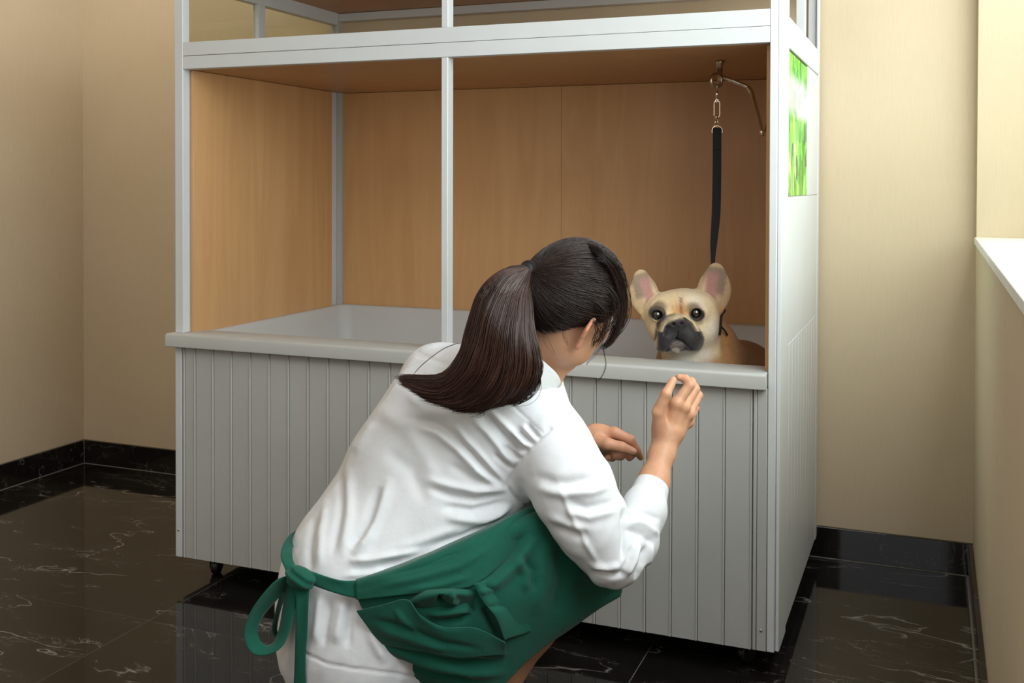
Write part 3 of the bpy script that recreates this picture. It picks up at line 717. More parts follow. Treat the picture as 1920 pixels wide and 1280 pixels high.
for k, e in enumerate(EYES):
    a = math.radians(-4); ex, ey = e[0]*math.cos(a)-e[1]*math.sin(a), e[0]*math.sin(a)+e[1]*math.cos(a)
    c = HC+(RD.T@np.array([ex, ey, e[2]-1.5]))*S; r = (9.6 if k else 9.0)*S
    V, F = [], []
    NS, NR = 24, 14
    for i in range(1, NR):
        for j in range(NS): th, ph = math.pi*i/NR, 2*math.pi*j/NS; V.append(c+r*np.array([math.sin(th)*math.cos(ph), math.sin(th)*math.sin(ph), math.cos(th)]))
    for i in range(NR-2):
        for j in range(NS): F.append((i*NS+j, (i+1)*NS+j, (i+1)*NS+(j+1) % NS, i*NS+(j+1) % NS))
    V += [c+(0, 0, r), c-(0, 0, r)]; n = len(V)
    F += [(n-2, j, (j+1) % NS) for j in range(NS)]+[((NR-2)*NS+j, n-1, (NR-2)*NS+(j+1) % NS) for j in range(NS)]
    link('eye', [x-DO for x in V], F, 'dog_eye', dog, smooth=True)
def push_out(V, r):
    V = np.array(V, float)
    for _ in range(3):
        d = dog_f(V.astype(np.float32)); V = V+grad(dog_f, V)*np.maximum(r-d, 0)[:, None]
    return V
SV, SF = ribbon([(1336.5, 1352.5, 240, DL), (1336.5, 1352.5, 262, DL-.003), (1336, 1352.3, 330, DL-.02), (1334.5, 1350.8, 400, DL-.04), (1332, 1345.5, 450, DL-.06), (1332.5, 1341.5, 480, DL-.07), (1333.5, 1340.5, 505, DL-.075), (1336, 1342, 545, DL-.075)], .0022)
lk('strap', (push_out(SV, .0015), SF), 'black_webbing', bevel=.0005)
lk('stitched_fold', ribbon([(1336.7, 1352.3, 243, DL-.005), (1336.7, 1352.3, 262, DL-.007), (1336.5, 1352.2, 280, DL-.012)], .003, n=12), 'black_webbing', bevel=.0006)
# thin slip cord behind the ear and down the neck
cord = cat([tube_data(push_out(catmull(PP([(1341, 505, 2.71), (1352, 545, 2.70), (1358, 572, 2.70), (1357, 584, 2.69), (1350, 590, 2.68), (1341, 592, 2.68)]), 30), .0028), .0021, 8),
            tube_data(push_out(catmull(PP([(1341, 590, 2.68), (1342, 600, 2.67), (1347, 608, 2.67), (1357, 617, 2.68), (1364, 628, 2.69)]), 24), .0033), .0026, 8),
            tube_data(push_out(catmull(PP([(1343, 592, 2.675), (1342, 604, 2.66), (1339, 614, 2.66), (1337, 624, 2.665)]), 16), .0036), .0028, 8)])
lk('slip_cord', cord, 'black_webbing', smooth=True)
print('dog', len(v1), round(time.time()-t0, 1))
# ------------------------------------------------------------------ the kneeling woman
t0 = time.time()
def V3(r, u, f): return RT*r+UP*u+FW*f
skin_c = np.array([.60, .315, .19])
m = mat('skin', rough=0.48, spec=0.4); t = NT(m); va = t.n('ShaderNodeVertexColor', layer_name='Col'); sn = t.noise(t.coords(), 260, 4)
t.color(t.mix(.10, va.outputs[0], t.ramp(sn, [(.3, (.6, .5, .45)), (.7, (1, 1, 1))]), 'MULTIPLY')); t.bump(sn, .12, .0008)
t.b.inputs['Subsurface Weight'].default_value = .12; t.b.inputs['Subsurface Radius'].default_value = (.012, .005, .003); t.b.inputs['Subsurface Scale'].default_value = .6; M['skin'] = m
def cloth(name, c, weave=900, rough=.85, sheen=.2, wr=.35):
    m = mat(name, rough=rough, spec=.2, sheen=sheen); t = NT(m); v = t.coords()
    a = t.noise(t.coords((1, 1, 1)), weave, 2); b = t.noise(v, 14, 5, .55, .6); g = t.noise(v, 45, 4, .5, .4)
    t.color(t.mix(.12, c, t.ramp(a, [(.3, tuple(x*.75 for x in c)), (.7, tuple(min(1, x*1.1) for x in c))])))
    h = t.math('ADD', t.math('MULTIPLY', b, 1.0), t.math('ADD', t.math('MULTIPLY', g, .30), t.math('MULTIPLY', a, .015)))
    t.bump(h, wr, .010); M[name] = m
cloth('white_cotton', (.72, .725, .745), sheen=.0, wr=.16); cloth('green_canvas', (.007, .086, .056), sheen=.12, wr=.30); cloth('black_cloth', (.012, .012, .014))
simple('fingernail', (.72, .42, .36), .22, bump=0, var=.02, coat=.5)
simple('hair_tie', (.008, .008, .009), .6)
simple('eye_white', (.75, .72, .70), .1, bump=0); simple('iris', (.03, .015, .01), .05, bump=0, coat=1)
simple('shoe_leather', (.02, .02, .022), .4)

wo = empty('person', tuple(P(880, 1400, 2.0)*np.array([1, 1, 0])), 'person crouching in white shirt and green apron with dark ponytail, hand raised to the ledge', 'person')
WO = np.array(wo.location)
# skeleton
HCW = P(1083, 546, 1.975)
a_ = math.radians(15)
s0 = np.array([.45, -.45, -.77]); f0 = np.array([.83, -.10, .54]); 
s0 /= np.linalg.norm(s0); f0 -= s0*(f0@s0); f0 /= np.linalg.norm(f0); u0 = np.cross(s0, f0); u0 = u0 if u0[1] > 0 else -u0
f1 = f0*math.cos(a_)-u0*math.sin(a_); u1 = u0*math.cos(a_)+f0*math.sin(a_)
HX, HY, HZ = V3(*s0), V3(*f1), V3(*u1); HR = np.array([HX, HY, HZ])
def hl(p): return (p-HCW.astype(np.float32))@HR.T.astype(np.float32)
def hw(x, y, z): return HCW+HX*x+HY*y+HZ*z
C7 = P(992, 690, 2.02)
SHL, SHR = P(822, 712, 2.16), P(1040, 842, 1.945)
def el(q, c, r, R=None): return ellipsoid(q, c, r, R)
def head_f(p):
    q = hl(p); d = el(q, (0, -.010, .004), (.073, .091, .084))
    d = smin(d, el(q, (0, .032, -.054), (.059, .058, .079)), .03)
    for s in (-1, 1):
        d = smin(d, el(q, (s*.045, .030, -.098), (.022, .036, .027)), .03)       # jaw corner
        d = smin(d, el(q, (s*.036, .066, -.048), (.021, .018, .018)), .02)       # cheek
        d = smax(d, -el(q, (s*.030, .100, -.018), (.018, .016, .012)), .014)     # socket
        d = smin(d, el(q, (s*.0095, .098, -.063), (.009, .009, .007)), .006)     # nostril wings
    d = smin(d, el(q, (0, .048, -.088), (.050, .044, .054)), .02)
    d = smin(d, el(q, (0, .066, -.137), (.025, .023, .019)), .03)                # chin
    d = smin(d, capsule(q, (0, .086, -.016), (0, .108, -.058), .007, .0100), .012)
    d = smin(d, el(q, (0, .090, -.083), (.023, .010, .0055)), .005); d = smin(d, el(q, (0, .088, -.092), (.020, .010, .0065)), .005)
    d = smax(d, -el(q, (0, .102, -.0875), (.024, .008, .0012)), .003)
    # neck
    d = smin(d, capsule(p, hw(0, -.022, -.050), C7-V3(0, .02, -.02), .050, .056), .028)
    d = smin(d, capsule(p, C7-V3(0, .02, -.02), C7-V3(.05, .06, -.05), .056, .07), .03)
    for s in (-1, 1):                                                            # ears
        Re = frame((s*.80, .60, .05), (0, -.18, 1.0)); c = np.array((s*.081, -.006, -.042)); e = (q-c.astype(np.float32))@Re.T.astype(np.float32)
        bl = el(e, (0, 0, 0), (.0042, .0315, .0180)); bl = smax(bl, -el(e, (.006, .003, -.001*s), (.0065, .022, .0120)), .003)
        rim = [(.003, -.004, .015), (.003, .012, .0175), (.003, .026, .011), (.003, .030, -.002), (.003, .022, -.014), (.003, .006, -.0165), (.001, -.012, -.0135)]
        rim = [(x, y, z*s*1) for x, y, z in rim]
        bl = smin(bl, chain(e, rim, [.0028]*7), .004); bl = smin(bl, el(e, (0, -.029, 0), (.005, .008, .009)), .008)
        d = smin(d, bl, .0035)
    return d
def hcol(v):
    q = hl(v.astype(np.float32)); n = vnoise(v, 60, 4); c = np.tile(skin_c, (len(v), 1))*(1+.05*n)[:, None]
    def lay(col, w):
        nonlocal c; w = np.clip(w, 0, 1)[:, None]; c = c*(1-w)+np.array(col)*w
    lay((.55, .16, .12), np.exp(-((q[:, 0])/.020)**2-((q[:, 2]+.088)/.008)**2)*(q[:, 1] > .08)*.9)
    lay((.66, .25, .15), sstep(.078, .090, np.abs(q[:, 0]))*.55*(np.abs(q[:, 1]) < .05))
    lay((.10, .055, .04), np.exp(-((np.abs(q[:, 0])-.030)/.018)**2-((q[:, 2]-.006)/.004)**2)*(q[:, 1] > .06)*.9)
    z0 = hairline(q); lay((.055, .03, .022), sstep(-.012, .006, q[:, 2]-z0)*.85*(np.abs(q[:, 0]) < .078))
    return c
def hairline(q):
    y = q[:, 1]
    back = np.interp(y, [-.10, -.075, -.05, -.02, .012, .035, .055, .075, .10], [-.120, -.110, -.078, -.040, -.018, -.008, .022, .048, .062])
    return back
# --- hands: every finger a bent chain rooted in the palm
def finger(p, pts, rad, k=.004): return chain(p, pts, rad, k)
WR = P(1243, 858, 2.075)
RH = {
 'thumb': (PP([(1240, 826, 2.076), (1234, 772, 2.058), (1249, 738, 2.052), (1262, 713, 2.065)]), [.015, .0120, .0098, .0076]),
 'index': (PP([(1256, 800, 2.085), (1268, 756, 2.080), (1293, 722, 2.088), (1285, 710, 2.105), (1273, 707, 2.106)]), [.014, .0118, .0095, .0082, .0068]),
 'middle': (PP([(1262, 805, 2.090), (1282, 762, 2.088), (1303, 729, 2.112), (1296, 715, 2.130), (1284, 714, 2.130)]), [.014, .0118, .0096, .0084, .0070]),
 'ring': (PP([(1264, 812, 2.095), (1291, 775, 2.100), (1309, 741, 2.135), (1300, 726, 2.152), (1288, 727, 2.150)]), [.013, .0112, .0090, .0080, .0068]),
 'little': (PP([(1262, 820, 2.100), (1290, 790, 2.112), (1303, 765, 2.150), (1296, 752, 2.165), (1286, 752, 2.160)]), [.012, .0102, .0080, .0072, .0062])}
def rhand_f(p):
    d = capsule(p, P(1176, 1030, 1.92), P(1225, 905, 2.035), .030, .0275)
    d = smin(d, capsule(p, P(1225, 905, 2.035), P(1240, 855, 2.072), .0275, .0235), .02)
    d = smin(d, ellipsoid(p, P(1255, 852, 2.068), (.008, .008, .008)), .012)
    palm = ellipsoid(p, P(1257, 792, 2.094), (.038, .048, .018), frame(V3(.93, -.30, .22), V3(.30, .93, .1)))
    palm = smin(palm, capsule(p, P(1240, 850, 2.072), P(1254, 812, 2.088), .0225, .024), .02)
    d = smin(d, palm, .016); g = None
    for k, (a, b) in RH.items():
        e = finger(p, a, b); d = smin(d, e, .0045 if k != 'thumb' else .008)
    for k in ('index', 'middle', 'ring', 'little'):
        d = smin(d, ellipsoid(p, RH[k][0][1]-FW*.003, (.0095, .0095, .0095)), .010)
    return d
LH = {
 'thumb': (PP([(1118, 828, 2.155), (1138, 832, 2.140), (1166, 838, 2.135), (1187, 846, 2.140)]), [.015, .0125, .0105, .0080]),
 'index': (PP([(1128, 812, 2.175), (1152, 811, 2.165), (1181, 824, 2.160), (1194, 845, 2.165), (1201, 857, 2.170)]), [.014, .0118, .0102, .0085, .0066]),
 'middle': (PP([(1124, 818, 2.185), (1150, 822, 2.190), (1178, 838, 2.180), (1184, 852, 2.178), (1180, 858, 2.175)]), [.014, .0115, .0098, .0082, .0070]),
 'ring': (PP([(1120, 824, 2.195), (1140, 834, 2.200), (1168, 846, 2.190), (1164, 855, 2.175), (1152, 856, 2.170)]), [.013, .011, .0092, .0080, .0068]),
 'little': (PP([(1114, 832, 2.20), (1130, 846, 2.205), (1152, 852, 2.195), (1148, 858, 2.18), (1138, 858, 2.175)]), [.012, .010, .0082, .0072, .0062])}
def lhand_f(p):
    d = capsule(p, P(975, 930, 2.30), P(1085, 828, 2.20), .040, .026)
    palm = ellipsoid(p, P(1124, 820, 2.178), (.038, .0285, .022), frame(V3(.97, -.15, -.05), V3(.15, .97, 0)))
    d = smin(d, palm, .02)
    for k, (a, b) in LH.items(): d = smin(d, finger(p, a, b), .0045 if k != 'thumb' else .008)
    return d
# --- trunk and legs
HIPR, HIPL = P(712, 1165, 1.955), P(640, 1150, 2.09)
KNR, KNL = P(1078, 1075, 2.06), P(1050, 1075, 2.30)
ANR = P(872, 1452, 2.02); ANR[2] = .085; ANL = P(860, 1400, 2.28); ANL[2] = .085
TORW = V3(.272, -.12, -.205); TORA = V3(.345, .505, .05)
RTOR = frame(TORA, TORW)   # rows: along spine, across shoulders, front-back
def trunk_f(p, g=0.0):
    d = ellipsoid(p, P(892, 822, 2.07), (.185+g, .165+g, .100+g), RTOR)
    d = smin(d, ellipsoid(p, P(762, 955, 2.035), (.18+g, .156+g, .100+g), RTOR), .06)
    d = smin(d, ellipsoid(p, P(660, 1085, 1.995), (.13+g, .130+g, .115+g), RTOR), .08)
    d = smin(d, ellipsoid(p, P(668, 1190, 1.985), (.125+g, .140+g, .122+g), frame(V3(.1, 1, 0), V3(1, -.1, -.6))), .06)
    return d
def legs_f(p):
    d = trunk_f(p, -.012)
    for h, k, a in ((HIPR, KNR, ANR), (HIPL, KNL, ANL)):
        d = smin(d, capsule(p, h, k, .078, .056), .03)
        mid = k*.72+a*.28+(-V3(.03, 0, 0))
        l = smin(capsule(p, k, mid, .052, .054), capsule(p, mid, a, .052, .034), .03); d = smin(d, l, .02)
        fdir = V3(.75, 0, .65); fdir[2] = 0; fdir /= np.linalg.norm(fdir); b = a.copy(); b[2] = .035; d = smin(d, capsule(p, b-fdir*.03, b+fdir*.15, .034, .026), .03)
    d = smin(d, capsule(p, SHL, P(975, 930, 2.30), .048, .038), .03); d = smin(d, capsule(p, SHR, P(1150, 1040, 1.905), .046, .030), .03)
    d = smin(d, capsule(p, C7-V3(0, .02, -.02), C7-V3(.07, .11, -.04), .055, .07), .04)
    d = smin(d, capsule(p, SHL, SHR, .045, .045), .05)
    return d
def bounds(pts, r): a = np.array(pts); return a.min(0)-r, a.max(0)+r
parts = []
lo, hi = bounds([HCW, C7, hw(0, .12, -.1), hw(0, .1, .05), C7-V3(.05, .06, -.05)], .10); v, q = surface(head_f, lo, hi, .0024); v = relax(v, q, 1, .3); parts.append((v, q, hcol(v)))
def scol(v): return np.tile(skin_c, (len(v), 1))*(1+.06*vnoise(v, 45, 3)+.04*vnoise(v, 150, 5))[:, None]
def rcol(v):
    c = scol(v); w = 0
    for k, (a, b) in RH.items():
        for j in range(1, len(a)-1): w = w+np.exp(-(((v-a[j])**2).sum(1))/.010**2)
    w = np.clip(w, 0, 1)[:, None]*.35; return c*(1-w)+np.array([.68, .27, .17])*w
lo, hi = bounds([P(1180, 1040, 1.90), P(1225, 905, 2.035), WR]+[x for k in RH.values() for x in k[0]], .045); v, q = surface(rhand_f, lo, hi, .0017); v = relax(v, q, 1, .3); parts.append((v, q, rcol(v)))
lo, hi = bounds([P(975, 930, 2.30), P(1085, 828, 2.2)]+[x for k in LH.values() for x in k[0]], .045); v, q = surface(lhand_f, lo, hi, .0019); v = relax(v, q, 1, .3); parts.append((v, q, scol(v)*np.array([.95, .88, .86])))
lo, hi = bounds([HIPR, HIPL, KNR, KNL, ANR, ANL, SHL, SHR, C7, P(668, 1190, 1.985), P(905, 830, 2.07), ANR+V3(.2, 0, .2), ANL+V3(.2, 0, .2)], .16); lo[2] = .004; v, q = surface(legs_f, lo, hi, .0065); parts.append((v, q, scol(v)))
k = 0; VV, QQ, CC = [], [], []
for v, q, c in parts: VV.append(v); QQ.append(q+k); CC.append(c); k += len(v)
np_mesh('body', np.concatenate(VV), np.concatenate(QQ), 'skin', wo, WO, np.concatenate(CC))
# nails
def nail(tip, prev, nrm, w, l):
    ax = np.array(tip)-np.array(prev); ax /= np.linalg.norm(ax); R = frame(ax, np.cross(nrm, ax)); n = R[2] if R[2]@nrm > 0 else -R[2]; b = np.cross(n, ax)
    V, F = [], []; NU, NV = 9, 7
    for i in range(NU):
        for j in range(NV):
            u = i/(NU-1)*2-1; vv = j/(NV-1)*2-1; rr = math.sqrt(max(0, 1-max(0, abs(u)-.25)**2/.75**2)) if abs(u) > .25 else 1
            V.append(np.array(tip)+ax*(u*l)+b*(vv*w*rr)+n*(-(vv*rr)**2*w*.45-(max(u, 0))**2*.0006))
    for i in range(NU-1):
        for j in range(NV-1): a = i*NV+j; F.append((a, a+1, a+NV+1, a+NV))
    o = link('fingernail', [x-WO for x in V], F, 'fingernail', wo, smooth=True); s = o.modifiers.new('thick', 'SOLIDIFY'); s.thickness = .0007; s.offset = 0
tp, pv = RH['thumb'][0][3], RH['thumb'][0][2]; n_ = -FW-RT*.35; n_ = n_/np.linalg.norm(n_)
nail(tp+n_*.0080-UP*.001, pv+n_*.0102, n_, .0052, .0066)
tp, pv = LH['thumb'][0][3], LH['thumb'][0][2]; n_ = -FW+UP*.55+RT*.1; n_ = n_/np.linalg.norm(n_)
nail(tp+n_*.0082, pv+n_*.0108, n_, .0055, .0068)
for s in (-1, 1):
    for nm, r, off, mm in (('eyeball', .0115, 0, 'eye_white'), ('iris', .0060, .0066, 'iris')):
        c = hw(s*.030, .074+off, -.018); V, F = tube_data([c-HY*r*.95, c-HY*r*.6, c, c+HY*r*.6, c+HY*r*.95], [r*.3, r*.8, r, r*.8, r*.3], 16)
        link(nm, [x-WO for x in V], F, mm, wo, smooth=True)
print('body', sum(len(x[0]) for x in parts), round(time.time()-t0, 1)); t0 = time.time()

# --- shirt
ELB, CUF = P(1150, 1045, 1.885), P(1222, 912, 2.03)
def shirt_f(p):
    d = trunk_f(p, .010)
    d = smin(d, capsule(p, C7-V3(.01, .045, -.02), SHL, .066, .062), .05)
    d = smin(d, capsule(p, P(972, 735, 2.01), SHR, .060, .064), .05)
    d = smin(d, ellipsoid(p, P(905, 780, 2.03), (.12, .13, .09), RTOR), .05)
    d = smin(d, capsule(p, P(800, 762, 2.08), P(748, 860, 2.06), .080, .084), .05)
    # tail of the shirt over the seat
    d = smin(d, ellipsoid(p, P(682, 1225, 1.975), (.13, .146, .135), frame(V3(.1, 1, 0), V3(1, -.1, -.6))), .04)
    d = smin(d, capsule(p, P(715, 1190, 1.955), P(790, 1225, 1.97), .102, .090), .04)
    s = chain(p, [SHR, P(1072, 915, 1.915), P(1112, 985, 1.895), ELB], [.071, .070, .062, .052], .03)
    s = smin(s, chain(p, [ELB, P(1186, 1010, 1.93), P(1206, 960, 1.975), CUF], [.050, .046, .039, .0305], .02), .018)
    d = smin(d, s, .028)
    l = chain(p, [SHL, P(880, 830, 2.30), P(975, 930, 2.31)], [.070, .062, .052], .03); l = smin(l, capsule(p, P(975, 930, 2.31), P(1085, 828, 2.205), .050, .034), .02)
    d = smin(d, l, .03)
    # neck opening, cuffs and hem
    d = smax(d, -capsule(p, P(1003, 690, 2.005), P(1060, 640, 1.99), .056, .060), .004)
    a = (CUF-P(1206, 960, 1.975)); a /= np.linalg.norm(a); near = ((p-CUF)**2).sum(1) < .09**2; d = np.where(near, np.maximum(d, (p-CUF)@a.astype(np.float32)), d)
    near = ((p-CUF)**2).sum(1) < .12**2; d = np.where(near, np.maximum(d, -capsule(p, CUF-a*.03, CUF+a*.05, .0275, .0275)), d)
    b = P(1085, 828, 2.205); a = b-P(975, 930, 2.31); a /= np.linalg.norm(a); near = ((p-b)**2).sum(1) < .07**2; d = np.where(near, np.maximum(d, (p-b)@a.astype(np.float32)), d)
    d = smax(d, -(p@hem_n-hem_d), .006)
    return d
h1, h2, h3 = P(575, 1258, 1.95), P(690, 1303, 1.86), P(850, 1312, 1.90)
hem_n = np.cross(h2-h1, FW+UP*.25); hem_n = hem_n/np.linalg.norm(hem_n); hem_n = (hem_n if hem_n[2] > 0 else -hem_n).astype(np.float32); hem_d = float(h1@hem_n)-.004
def proj(v):
    q = v-CAM; z = q@FW; return 960+FPX*(q@RT)/z, 640+SY-FPX*(q@UP)/z
def crease(px, py, pts, w, taper=True):
    p3 = np.stack([px, py, np.zeros_like(px)], 1); d, t = polydist(p3.astype(np.float32), [(a, b, 0) for a, b in pts])
    g = np.exp(-(d/w)**2)
    if taper: g = g*np.clip(np.sin(np.clip(t, 0.02, .98)*math.pi)*1.6, 0, 1)
    return g
FOLDS = [  # picture-traced wrinkles of the shirt: points, half width, height (m)
 ([(767, 783), (816, 795), (857, 823), (897, 864), (945, 910)], 7, -.0075), ([(775, 797), (822, 812), (860, 842), (895, 880), (935, 915)], 9, .007),
 ([(850, 795), (880, 830), (915, 868), (948, 905)], 6, .005),
 ([(897, 768), (930, 797), (958, 832), (984, 850)], 6, -.0075), ([(915, 768), (948, 797), (975, 826), (995, 838)], 6, .006), ([(880, 778), (915, 812), (945, 848), (968, 872)], 7, .005),
 ([(800, 913), (849, 929), (889, 935), (955, 925)], 7, -.008), ([(790, 897), (849, 912), (892, 920), (950, 914)], 8, .006),
 ([(824, 950), (885, 957), (955, 938)], 8, -.006), ([(830, 970), (890, 975), (962, 948)], 9, .006), ([(840, 868), (880, 895), (930, 915)], 8, -.004),
 ([(1012, 822), (985, 790)], 4, -.0055), ([(1000, 834), (968, 802)], 4, -.0055), ([(988, 846), (955, 812)], 4, -.0055), ([(975, 862), (942, 835)], 4, -.007), ([(962, 880), (925, 850)], 4, -.005),
 ([(1006, 828), (976, 796)], 3, .003), ([(994, 840), (960, 806)], 3, .003), ([(982, 854), (948, 824)], 3, .003),
 ([(641, 876), (637, 965), (621, 1046)], 7, -.005), ([(655, 870), (655, 965), (640, 1050)], 9, .005), ([(612, 930), (602, 1000), (598, 1070)], 8, .004), ([(590, 960), (578, 1030), (580, 1075)], 7, -.004),
 ([(735, 890), (715, 950), (690, 1005), (660, 1045)], 11, .008), ([(714, 908), (692, 977), (655, 1030)], 9, -.008),
 ([(650, 1052), (690, 1050), (745, 1040), (790, 1030)], 6, .007), ([(655, 1068), (700, 1066), (760, 1050)], 6, -.006), ([(640, 1082), (690, 1074), (720, 1064)], 5, .004),
 ([(700, 760), (760, 800), (800, 860), (820, 910)], 16, .005), ([(720, 840), (770, 880), (800, 950)], 14, -.004), ([(705, 790), (660, 850)], 10, .003),
 ([(870, 985), (800, 1010), (740, 1030)], 8, .004), ([(930, 975), (870, 1003), (800, 1028)], 6, -.004), ([(960, 945), (890, 985)], 6, .004),
 ([(600, 1110), (597, 1160), (592, 1210)], 7, .004), ([(643, 1120), (637, 1165), (630, 1210)], 9, .005), ([(660, 1120), (655, 1170), (650, 1220)], 7, -.005), ([(690, 1150), (700, 1200), (725, 1245)], 10, .006), ([(620, 1120), (612, 1170), (606, 1215)], 7, -.005),
 ([(999, 893), (1040, 905), (1068, 905), (1135, 890)], 10, -.006), ([(1000, 915), (1060, 925), (1110, 922), (1150, 908)], 9, .006), ([(1060, 938), (1100, 953), (1160, 940)], 8, -.006), ([(1060, 955), (1105, 970), (1160, 955)], 8, .005),
 ([(1045, 900), (1070, 960), (1100, 1020), (1125, 1062)], 5, .0035), ([(1035, 985), (1080, 1000), (1110, 1010)], 9, -.004), ([(1020, 960), (1070, 985), (1110, 990)], 8, .004),
 ([(1105, 1058), (1140, 1066), (1165, 1060)], 6, .006), ([(1110, 1072), (1150, 1080), (1180, 1075)], 5, -.006), ([(1172, 948), (1176, 1000), (1168, 1055)], 6, -.009),
 ([(1180, 975), (1210, 985), (1238, 1005)], 5, .006), ([(1178, 990), (1206, 1000), (1228, 1022)], 5, -.006), ([(1200, 1010), (1190, 1050), (1172, 1085)], 5, .007), ([(1212, 1020), (1205, 1055), (1192, 1090)], 5, -.006), ([(1224, 1018), (1218, 1050), (1205, 1080)], 4, .005), ([(1190, 1020), (1180, 1050), (1160, 1080)], 4, -.005),
 ([(1185, 958), (1215, 963), (1240, 975)], 4, -.004), ([(850, 690), (800, 668), (775, 665)], 4, -.002), ([(790, 700), (850, 720)], 12, .004), ([(760, 735), (800, 770), (850, 782)], 10, .004),
]
def shirt_disp(v, n):
    px, py = proj(v); vw = v-CAM; vw /= np.linalg.norm(vw, axis=1)[:, None]; face = sstep(-.02, .28, -(n*vw).sum(1)); px = px.astype(np.float32); py = py.astype(np.float32)
    d = np.zeros(len(v)); sel = np.where(face > .01)[0]
    for pts, w, h in FOLDS:
        a = np.array(pts); m_ = sel[(px[sel] > a[:, 0].min()-3*w) & (px[sel] < a[:, 0].max()+3*w) & (py[sel] > a[:, 1].min()-3*w) & (py[sel] < a[:, 1].max()+3*w)]
        d[m_] += 1.3*h*crease(px[m_], py[m_], pts, w)
    for pts, w, h in (([(574, 1226), (610, 1243), (664, 1255), (737, 1262), (785, 1272), (850, 1280)], 2.5, -.0035), ([(1031, 803), (991, 840), (962, 880), (950, 909), (962, 929), (987, 948)], 4, -.0045), ([(962, 760), (1015, 809)], 2.5, -.002), ([(775, 655), (850, 684)], 2.5, -.0015)):
        d += h*crease(px, py, pts, w, False)*(face > .01)
    d *= face
    # loose gathers everywhere
    d += .0035*vnoise(v@RTOR.T*np.array([.5, 1.3, 1.3]), 13, 8)+.0018*vnoise(v@RTOR.T*np.array([.6, 1.6, 1.6]), 34, 9)
    return d
lo, hi = bounds([P(640, 1240, 1.97), P(700, 760, 2.08), SHL, SHR, C7, CUF, ELB, P(975, 930, 2.31), P(1085, 828, 2.2), P(905, 830, 2.07), P(560, 1150, 1.98), P(880, 830, 2.3)], .125)
lo[2] = max(lo[2], .2)
v, q = surface(shirt_f, lo, hi, .0035)
v = relax(v, q, 1, .5); nrm = grad(shirt_f, v, .002); v = v+nrm*shirt_disp(v, nrm)[:, None]
shirt = np_mesh('shirt', v, q, 'white_cotton', wo, WO)
print('shirt', len(v), round(time.time()-t0, 1)); t0 = time.time()
# cuff band, hem band and collar
a = CUF-P(1206, 960, 1.975); a /= np.linalg.norm(a); b1_ = np.cross(a, FW); b1_ /= np.linalg.norm(b1_); b2_ = np.cross(a, b1_)
prof = [(-.050, .0345), (-.049, .0372), (-.030, .0362), (-.004, .0335), (.0015, .0328), (.003, .0315), (.002, .0300), (-.010, .0300)]
V = []; F = []; NS = 40
for h_, r_ in prof:
    for k in range(NS): th = 2*math.pi*k/NS; V.append(CUF+a*h_+r_*(b1_*math.cos(th)+b2_*math.sin(th))-WO)
for i in range(len(prof)-1):
    for k in range(NS): F.append((i*NS+k, i*NS+(k+1) % NS, (i+1)*NS+(k+1) % NS, (i+1)*NS+k))
link('cuff', V, F, 'white_cotton', shirt, smooth=True)
nb_ = P(982, 689, 2.005); na = V3(.80, .60, .06); na /= np.linalg.norm(na); nx_ = np.cross(na, FW); nx_ /= np.linalg.norm(nx_); ny_ = np.cross(na, nx_)
prof = [(-.020, .070), (-.012, .078), (.004, .0765), (.020, .0705), (.036, .0655), (.0395, .0635), (.0385, .0610), (.010, .0600), (-.02, .060)]
V = []; F = []; NS = 64
for i, (h_, r_) in enumerate(prof):
    for k in range(NS):
        th = 2*math.pi*k/NS; dr = nx_*math.cos(th)+ny_*math.sin(th); V.append(nb_+na*(h_+.004*math.sin(3*th+1))+(r_+.0015*math.sin(5*th))*dr-WO)
for i in range(len(prof)-1):
    for k in range(NS): F.append((i*NS+k, i*NS+(k+1) % NS, (i+1)*NS+(k+1) % NS, (i+1)*NS+k))
link('collar', V, F, 'white_cotton', shirt, smooth=True)
# dark shorts under the shirt
def shorts_f(p):
    d = ellipsoid(p, P(672, 1225, 1.985), (.120, .140, .118), frame(V3(.1, 1, 0), V3(1, -.1, -.6)))
    for h, k in ((HIPR, KNR), (HIPL, KNL)): d = smin(d, capsule(p, h-V3(0, .02, 0), h*.45+k*.55, .084, .076), .03)
    return d
lo, hi = bounds([HIPR, HIPL, KNR, KNL, P(672, 1225, 1.985)], .15); v, q = surface(shorts_f, lo, hi, .007); np_mesh('shorts', v, q, 'black_cloth', wo, WO)
for a in (ANR, ANL):
    fdir = V3(.75, 0, .65); fdir[2] = 0; fdir /= np.linalg.norm(fdir); b = a.copy(); b[2] = .036; sd = np.cross(fdir, (0, 0, 1))
    def shoe_f(p):
        R = np.array([fdir, sd, (0, 0, 1.)]); d = ellipsoid(p, b+fdir*.10, (.085, .044, .036), R); d = smin(d, ellipsoid(p, b-fdir*.02, (.055, .038, .042), R), .03); d = smin(d, capsule(p, b-fdir*.01, b+np.array((0, 0, .045)), .042, .041), .02)
        return smax(d, -(p[:, 2]-.002), .003)
    lo, hi = bounds([b-fdir*.08, b+fdir*.19, b+np.array((0, 0, .08))], .06); lo[2] = -.01; v, q = surface(shoe_f, lo, hi, .005); np_mesh('shoe', v, q, 'shoe_leather', wo, WO)

